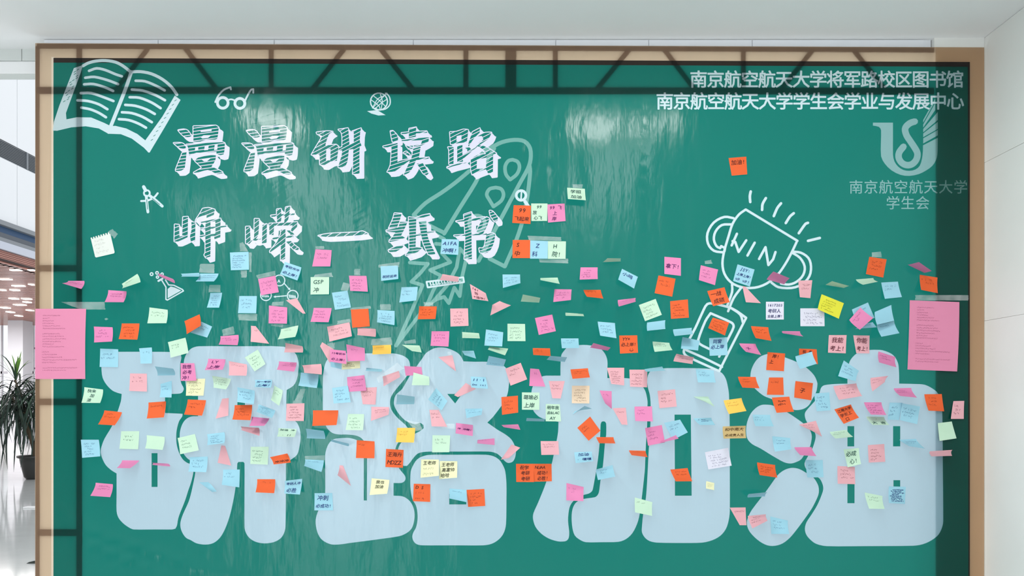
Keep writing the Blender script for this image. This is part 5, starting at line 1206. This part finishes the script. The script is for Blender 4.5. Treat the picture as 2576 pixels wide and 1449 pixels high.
# translucent strips added behind the truss to darken the top and left bands
DIM = mat('dimming_strip', (0.2, 0.2, 0.2), 0.8, 0.1, trans=(0.62, 0.64, 0.62))
def strip(u0, v0, u1, v1):
    y = 0.03
    q = [(u0, v0), (u1, v0), (u1, v1), (u0, v1)]
    mesh_obj('dimming_strip', [Vector((tp_(u, v).x, y, tp_(u, v).z)) for u, v in q], [(0, 1, 2, 3)], DIM, truss)
strip(100, 118, 2345, 236)
strip(88, 236, 206, 1880)
struct(box_obj('wall_back', (-16, 9, -9.4, -9.2, 0.0, 9.0), mat('back_wall_stone', lin(120, 118, 114), 0.7)))
# ------------------------------------------------------------------ sticky notes
PAPER = dict(B=lin(156, 208, 226), P=lin(228, 136, 182), S=lin(232, 174, 182), O=lin(234, 100, 50), G=lin(198, 230, 204), Y=lin(232, 228, 66),
             A=lin(255, 202, 92), W=lin(224, 224, 238), C=lin(236, 212, 184), K=lin(206, 178, 122), L=lin(234, 234, 190), N=lin(226, 230, 224))
PEN = dict(B=lin(20, 48, 110), P=lin(84, 16, 84), S=lin(84, 22, 40), O=lin(70, 20, 10), G=lin(24, 70, 66), Y=lin(80, 80, 20), A=lin(120, 70, 20), W=lin(48, 50, 100), C=lin(80, 60, 50), K=lin(80, 56, 24), L=lin(48, 50, 34), N=lin(150, 155, 150))
PM, PENM, FAINTM = {}, {}, {}
WORD = dict(B='blue', P='pink', S='salmon', O='orange', G='green', Y='yellow', A='amber', W='white', C='cream', K='kraft', L='pale_yellow', N='off_white')
for k, c in PAPER.items():
    c = tuple(0.80 * v for v in c)
    PM[k] = mat('paper_' + WORD[k], c, 0.7, 0.25, noise=0.02, nscale=20)
    PENM[k] = mat('ink_on_' + WORD[k], PEN[k], 0.6, 0.3)
    FAINTM[k] = mat('faint_ink_on_' + WORD[k], tuple(0.5 * a + 0.5 * b for a, b in zip(c, PEN[k])), 0.6, 0.3)

NG = 8
def build_note(code, cs, label, txt, rnd):
    c = code[0]
    q = [Vector((x / 1000, D - d / 1000, z / 1000)) for x, d, z in cs]
    base = (cs[0][1] + cs[1][1]) / 2000
    org = (q[0] + q[1]) / 2
    def surf(u, v, ahead=0.0):
        a = q[0].lerp(q[1], u)
        b = q[3].lerp(q[2], u)
        p = a.lerp(b, v)
        da, db = D - a.y, D - b.y
        d = da + (db - da) * v ** 1.45           # leaves the cloth tangentially and curls forward
        n_ = Vector((0, -1, 0))
        if db - da > 0.02:
            n_ = (q[1] - q[0]).cross(b - a).normalized()
            if n_.y > 0 and 'b' not in code:
                n_ = -n_
        return Vector((p.x, D - d, p.z)) + n_ * ahead
    v, f = [], []
    if c == 'N':                                  # torn-off spiral pad sheet: a comb along the top
        top = []
        for i in range(8):
            u0 = i / 8
            top += [(u0 + 0.015, 0.0), (u0 + 0.075, 0.0), (u0 + 0.085, 0.085), (u0 + 0.122, 0.085)]
        pts_ = top + [(1.0, 0.02), (1.0, 0.95), (0.96, 1.0), (0.05, 1.0), (0.0, 0.95)]
        v = [surf(a, b) - org for a, b in pts_]
        f = [tuple(range(len(v)))]
    else:
        for j in range(NG + 1):
            for i in range(NG + 1):
                v.append(surf(i / NG, j / NG) - org)
        for j in range(NG):
            for i in range(NG):
                a = j * (NG + 1) + i
                f.append((a, a + 1, a + NG + 2, a + NG + 1))
    o = mesh_obj('sticky_note' if c != 'N' else 'notepad_sheet', v, f, PM[c], None, org, smooth=(c != 'N'))
    tag(o, label, 'note', 'sticky notes on the banner')
    # ---- writing
    iv, ifc, imat = [], [], []
    wdt, hgt = (q[1] - q[0]).length, (q[3] - q[0]).length
    asp = min(2.2, max(0.6, wdt / max(0.035, (q[2] - q[1]).length)))
    def stroke(u0, v0, u1, v1, w, mi):
        dx, dy = (u1 - u0) * asp, v1 - v0
        L = math.hypot(dx, dy) or 1
        nx, ny = -dy / L * w / asp, dx / L * w
        n_ = len(iv)
        for a, b in ((u0 - nx, v0 - ny), (u1 - nx, v1 - ny), (u1 + nx, v1 + ny), (u0 + nx, v0 + ny)):
            iv.append(surf(min(1, max(0, a)), min(1, max(0, b)), 0.0006) - org)
        ifc.append((n_, n_ + 1, n_ + 2, n_ + 3))
        imat.append(mi)
    def scribble(vc, h, u0, u1, mi):
        step = h * 0.95 / asp
        u = u0
        while u + step * 0.8 < u1:
            if rnd.random() > 0.12:
                for _k in range(3):
                    a = u + rnd.uniform(0, step * 0.7)
                    b = vc + rnd.uniform(-h / 2, h / 2)
                    if rnd.random() < 0.55:
                        stroke(a, b, min(u1, a + step * rnd.uniform(0.3, 0.7)), b + rnd.uniform(-0.01, 0.01), 0.011 if mi else 0.016, mi)
                    else:
                        stroke(a, b, a + rnd.uniform(-0.02, 0.02), b + h * rnd.uniform(0.3, 0.6), 0.011 if mi else 0.016, mi)
            u += step
    t = txt.strip()
    if t.startswith('~'):
        n_ = int(t[1])
        dark = t.endswith('d')
        top = 0.16 + 0.06 * rnd.random()
        sp = min(0.2, 0.74 / n_)
        for r in range(n_):
            u0 = rnd.uniform(0.08, 0.22)
            scribble(top + sp * (r + 0.3), sp * 0.48, u0, min(0.93, u0 + rnd.uniform(0.42, 0.75)), 0 if dark else 1)
    elif t:
        rows = txt.split('/')
        n_ = len(rows)
        rh = 0.92 / n_
        for r, row in enumerate(rows):
            vc = 0.05 + rh * (r + 0.5)
            st = row.strip()
            if not st:
                continue
            if st == '~':
                scribble(vc, 0.09, 0.12, 0.7, 1)
                continue
            if st == ':)':
                stroke(0.58, vc - 0.06, 0.58, vc - 0.03, 0.018, 0)
                stroke(0.7, vc - 0.06, 0.7, vc - 0.03, 0.018, 0)
                for k in range(5):
                    a0, a1 = PI * k / 5, PI * (k + 1) / 5
                    stroke(0.64 - 0.1 * math.cos(a0), vc + 0.07 * math.sin(a0), 0.64 - 0.1 * math.cos(a1), vc + 0.07 * math.sin(a1), 0.018, 0)
                continue
            lead = len(row) - len(row.lstrip())
            wid = sum(0.6 if ord(ch) < 256 else 1.0 for ch in st)
            size = min(rh * 0.80, 0.84 * asp / wid, 0.32)
            tot = size * wid / asp
            u = min(0.94 - tot, 0.08 + 0.12 * max(0, lead - 1) + rnd.uniform(0.0, max(0.0, 0.86 - tot) * 0.55))
            for ch in st:
                adv = (0.6 if ord(ch) < 256 else 1.0) * size / asp
                gv, gf, bb, rim = glyph(ch)
                cx, cy = (bb[0] + bb[1]) / 2, (bb[2] + bb[3]) / 2
                if ord(ch) > 256:
                    cy = 0.38
                rot = rnd.uniform(-0.10, 0.10) - 0.05
                sh = rnd.uniform(-0.03, 0.03) * size
                ca, sa = math.cos(rot), math.sin(rot)
                n0 = len(iv)
                for x, y in gv:
                    x, y = (x - cx) * size, (y - cy) * size
                    x, y = x * ca - y * sa + 0.12 * y, x * sa + y * ca
                    a, b = u + adv / 2 + x / asp, vc + sh - y
                    iv.append(surf(min(1, max(0, a)), min(1, max(0, b)), 0.0006) - org)
                for g in gf:
                    ifc.append(tuple(n0 + k for k in g))
                    imat.append(0)
                for e0, e1 in rim:                # felt-tip weight: thicken the outline
                    a, b = iv[n0 + e0], iv[n0 + e1]
                    d = b - a
                    if d.length > 1e-5:
                        w_ = Vector((d.z, 0, -d.x)).normalized() * 0.0003
                        m0 = len(iv)
                        iv.extend((a - w_, b - w_, b + w_, a + w_))
                        ifc.append((m0, m0 + 1, m0 + 2, m0 + 3))
                        imat.append(0)
                u += adv
    if ifc:
        h = mesh_obj('handwriting', iv, ifc, [PENM[c], FAINTM[c]], o)
        for p, mi in zip(h.data.polygons, imat):
            p.material_index = mi
    return o
for k, (code, cs, label, txt) in enumerate(NOTES):
    build_note(code, cs, label, txt, random.Random(100 + k))

# ------------------------------------------------------------------ the two printed poem sheets
INKP = mat('print_on_pink', lin(112, 36, 76), 0.6)
def poem(c4, label, rows, seed):
    rnd = random.Random(seed)
    q = [Vector(((u - 1288) * S, D - 0.004, 1.6 + (1015 - v) * S)) for u, v in c4]
    org = (q[0] + q[1]) / 2
    def surf(u, v, a=0.0):
        p = q[0].lerp(q[1], u).lerp(q[3].lerp(q[2], u), v)
        p.y -= a + 0.004 * math.sin(PI * v) * (0.5 + 0.5 * u) + 0.003 * v * u
        return p - org
    n_ = 10
    v = [surf(i / n_, j / n_) for j in range(n_ + 1) for i in range(n_ + 1)]
    f = [(j * (n_ + 1) + i, j * (n_ + 1) + i + 1, (j + 1) * (n_ + 1) + i + 1, (j + 1) * (n_ + 1) + i) for j in range(n_) for i in range(n_)]
    o = mesh_obj('poem_sheet', v, f, PINKSHEET, None, org, smooth=True)
    tag(o, label, 'sheet', 'pink poem sheets')
    iv, ifc = [], []
    for y, x0, x1 in rows:
        x = x0
        while x < x1:
            w = 0.0185
            for _k in range(4):
                a, b = x + rnd.uniform(0, 0.010), y + rnd.uniform(-0.009, 0.006)
                ww, hh = (rnd.uniform(0.004, 0.010), 0.0022) if rnd.random() < 0.6 else (0.0024, rnd.uniform(0.004, 0.009))
                n0 = len(iv)
                for s_, t_ in ((a, b), (a + ww, b), (a + ww, b + hh), (a, b + hh)):
                    iv.append(surf(s_, t_, 0.0005))
                ifc.append((n0, n0 + 1, n0 + 2, n0 + 3))
            x += w + 0.002
    mesh_obj('printed_lines', iv, ifc, INKP, o)
    return o
PINKSHEET = mat('paper_pink_sheet', lin(206, 128, 158), 0.7, 0.25)
ROWS = [(0.097, .15, .48), (0.134, .15, .29), (0.171, .15, .37), (0.208, .15, .37), (0.245, .15, .48), (0.282, .15, .59), (0.356, .15, .48), (0.393, .15, .58), (0.43, .15, .62), (0.467, .15, .51), (0.504, .15, .36), (0.54, .15, .58),
        (0.615, .14, .28), (0.652, .14, .43), (0.69, .14, .54), (0.728, .14, .83), (0.765, .14, .42), (0.84, .15, .84), (0.876, .15, .61)]
poem([(90.5, 777), (218, 777), (217, 953.5), (90, 953.5)], 'pink printed poem sheet taped over the left wooden border', ROWS, 7)
poem([(2287.3, 755.6), (2412, 760.2), (2405.3, 934.6), (2281.6, 929.6)], 'pink printed poem sheet taped near the right wooden border', ROWS, 8)

# ------------------------------------------------------------------ clear tape
TAPE = bpy.data.materials.new('clear_tape')
TAPE.use_nodes = True
nt = TAPE.node_tree
p = nt.nodes['Principled BSDF']
p.inputs['Base Color'].default_value = (0.92, 0.95, 0.95, 1)
p.inputs['Roughness'].default_value = 0.28
p.inputs['Specular IOR Level'].default_value = 0.6
geo = nt.nodes.new('ShaderNodeNewGeometry')
nz = nt.nodes.new('ShaderNodeTexNoise')
nz.inputs['Scale'].default_value = 28
nz.inputs['Detail'].default_value = 3
nt.links.new(geo.outputs['Position'], nz.inputs['Vector'])
bp = nt.nodes.new('ShaderNodeBump')
bp.inputs['Strength'].default_value = 0.3
bp.inputs['Distance'].default_value = 0.003
nt.links.new(nz.outputs[0], bp.inputs['Height'])
nt.links.new(bp.outputs[0], p.inputs['Normal'])
tp = nt.nodes.new('ShaderNodeBsdfTransparent')
mr = nt.nodes.new('ShaderNodeMapRange')
mr.inputs['From Min'].default_value = 0.35
mr.inputs['From Max'].default_value = 0.7
mr.inputs['To Min'].default_value = 0.14
mr.inputs['To Max'].default_value = 0.26
nt.links.new(nz.outputs[0], mr.inputs[0])
mx = nt.nodes.new('ShaderNodeMixShader')
nt.links.new(mr.outputs[0], mx.inputs[0])
nt.links.new(tp.outputs[0], mx.inputs[1])
nt.links.new(p.outputs[0], mx.inputs[2])
nt.links.new(mx.outputs[0], nt.nodes['Material Output'].inputs[0])
for k, (c4, label) in enumerate(TAPES):
    rnd = random.Random(500 + k)
    q = [Vector((x / 1000, D - 0.0007, z / 1000)) for x, z in c4]
    org = (q[0] + q[1]) / 2
    n_ = 8
    v = []
    for j in range(n_ + 1):
        for i in range(n_ + 1):
            a = q[0].lerp(q[1], i / n_).lerp(q[3].lerp(q[2], i / n_), j / n_)
            a.y -= rnd.random() ** 4 * 0.0016
            if i in (0, n_):                      # torn, jagged ends
                a += (q[1] - q[0]).normalized() * rnd.uniform(-0.0015, 0.0015)
            v.append(a - org)
    f = [(j * (n_ + 1) + i, j * (n_ + 1) + i + 1, (j + 1) * (n_ + 1) + i + 1, (j + 1) * (n_ + 1) + i) for j in range(n_) for i in range(n_)]
    o = mesh_obj('clear_tape', v, f, TAPE, None, org)
    tag(o, label, 'tape', 'clear tape strips on the banner')
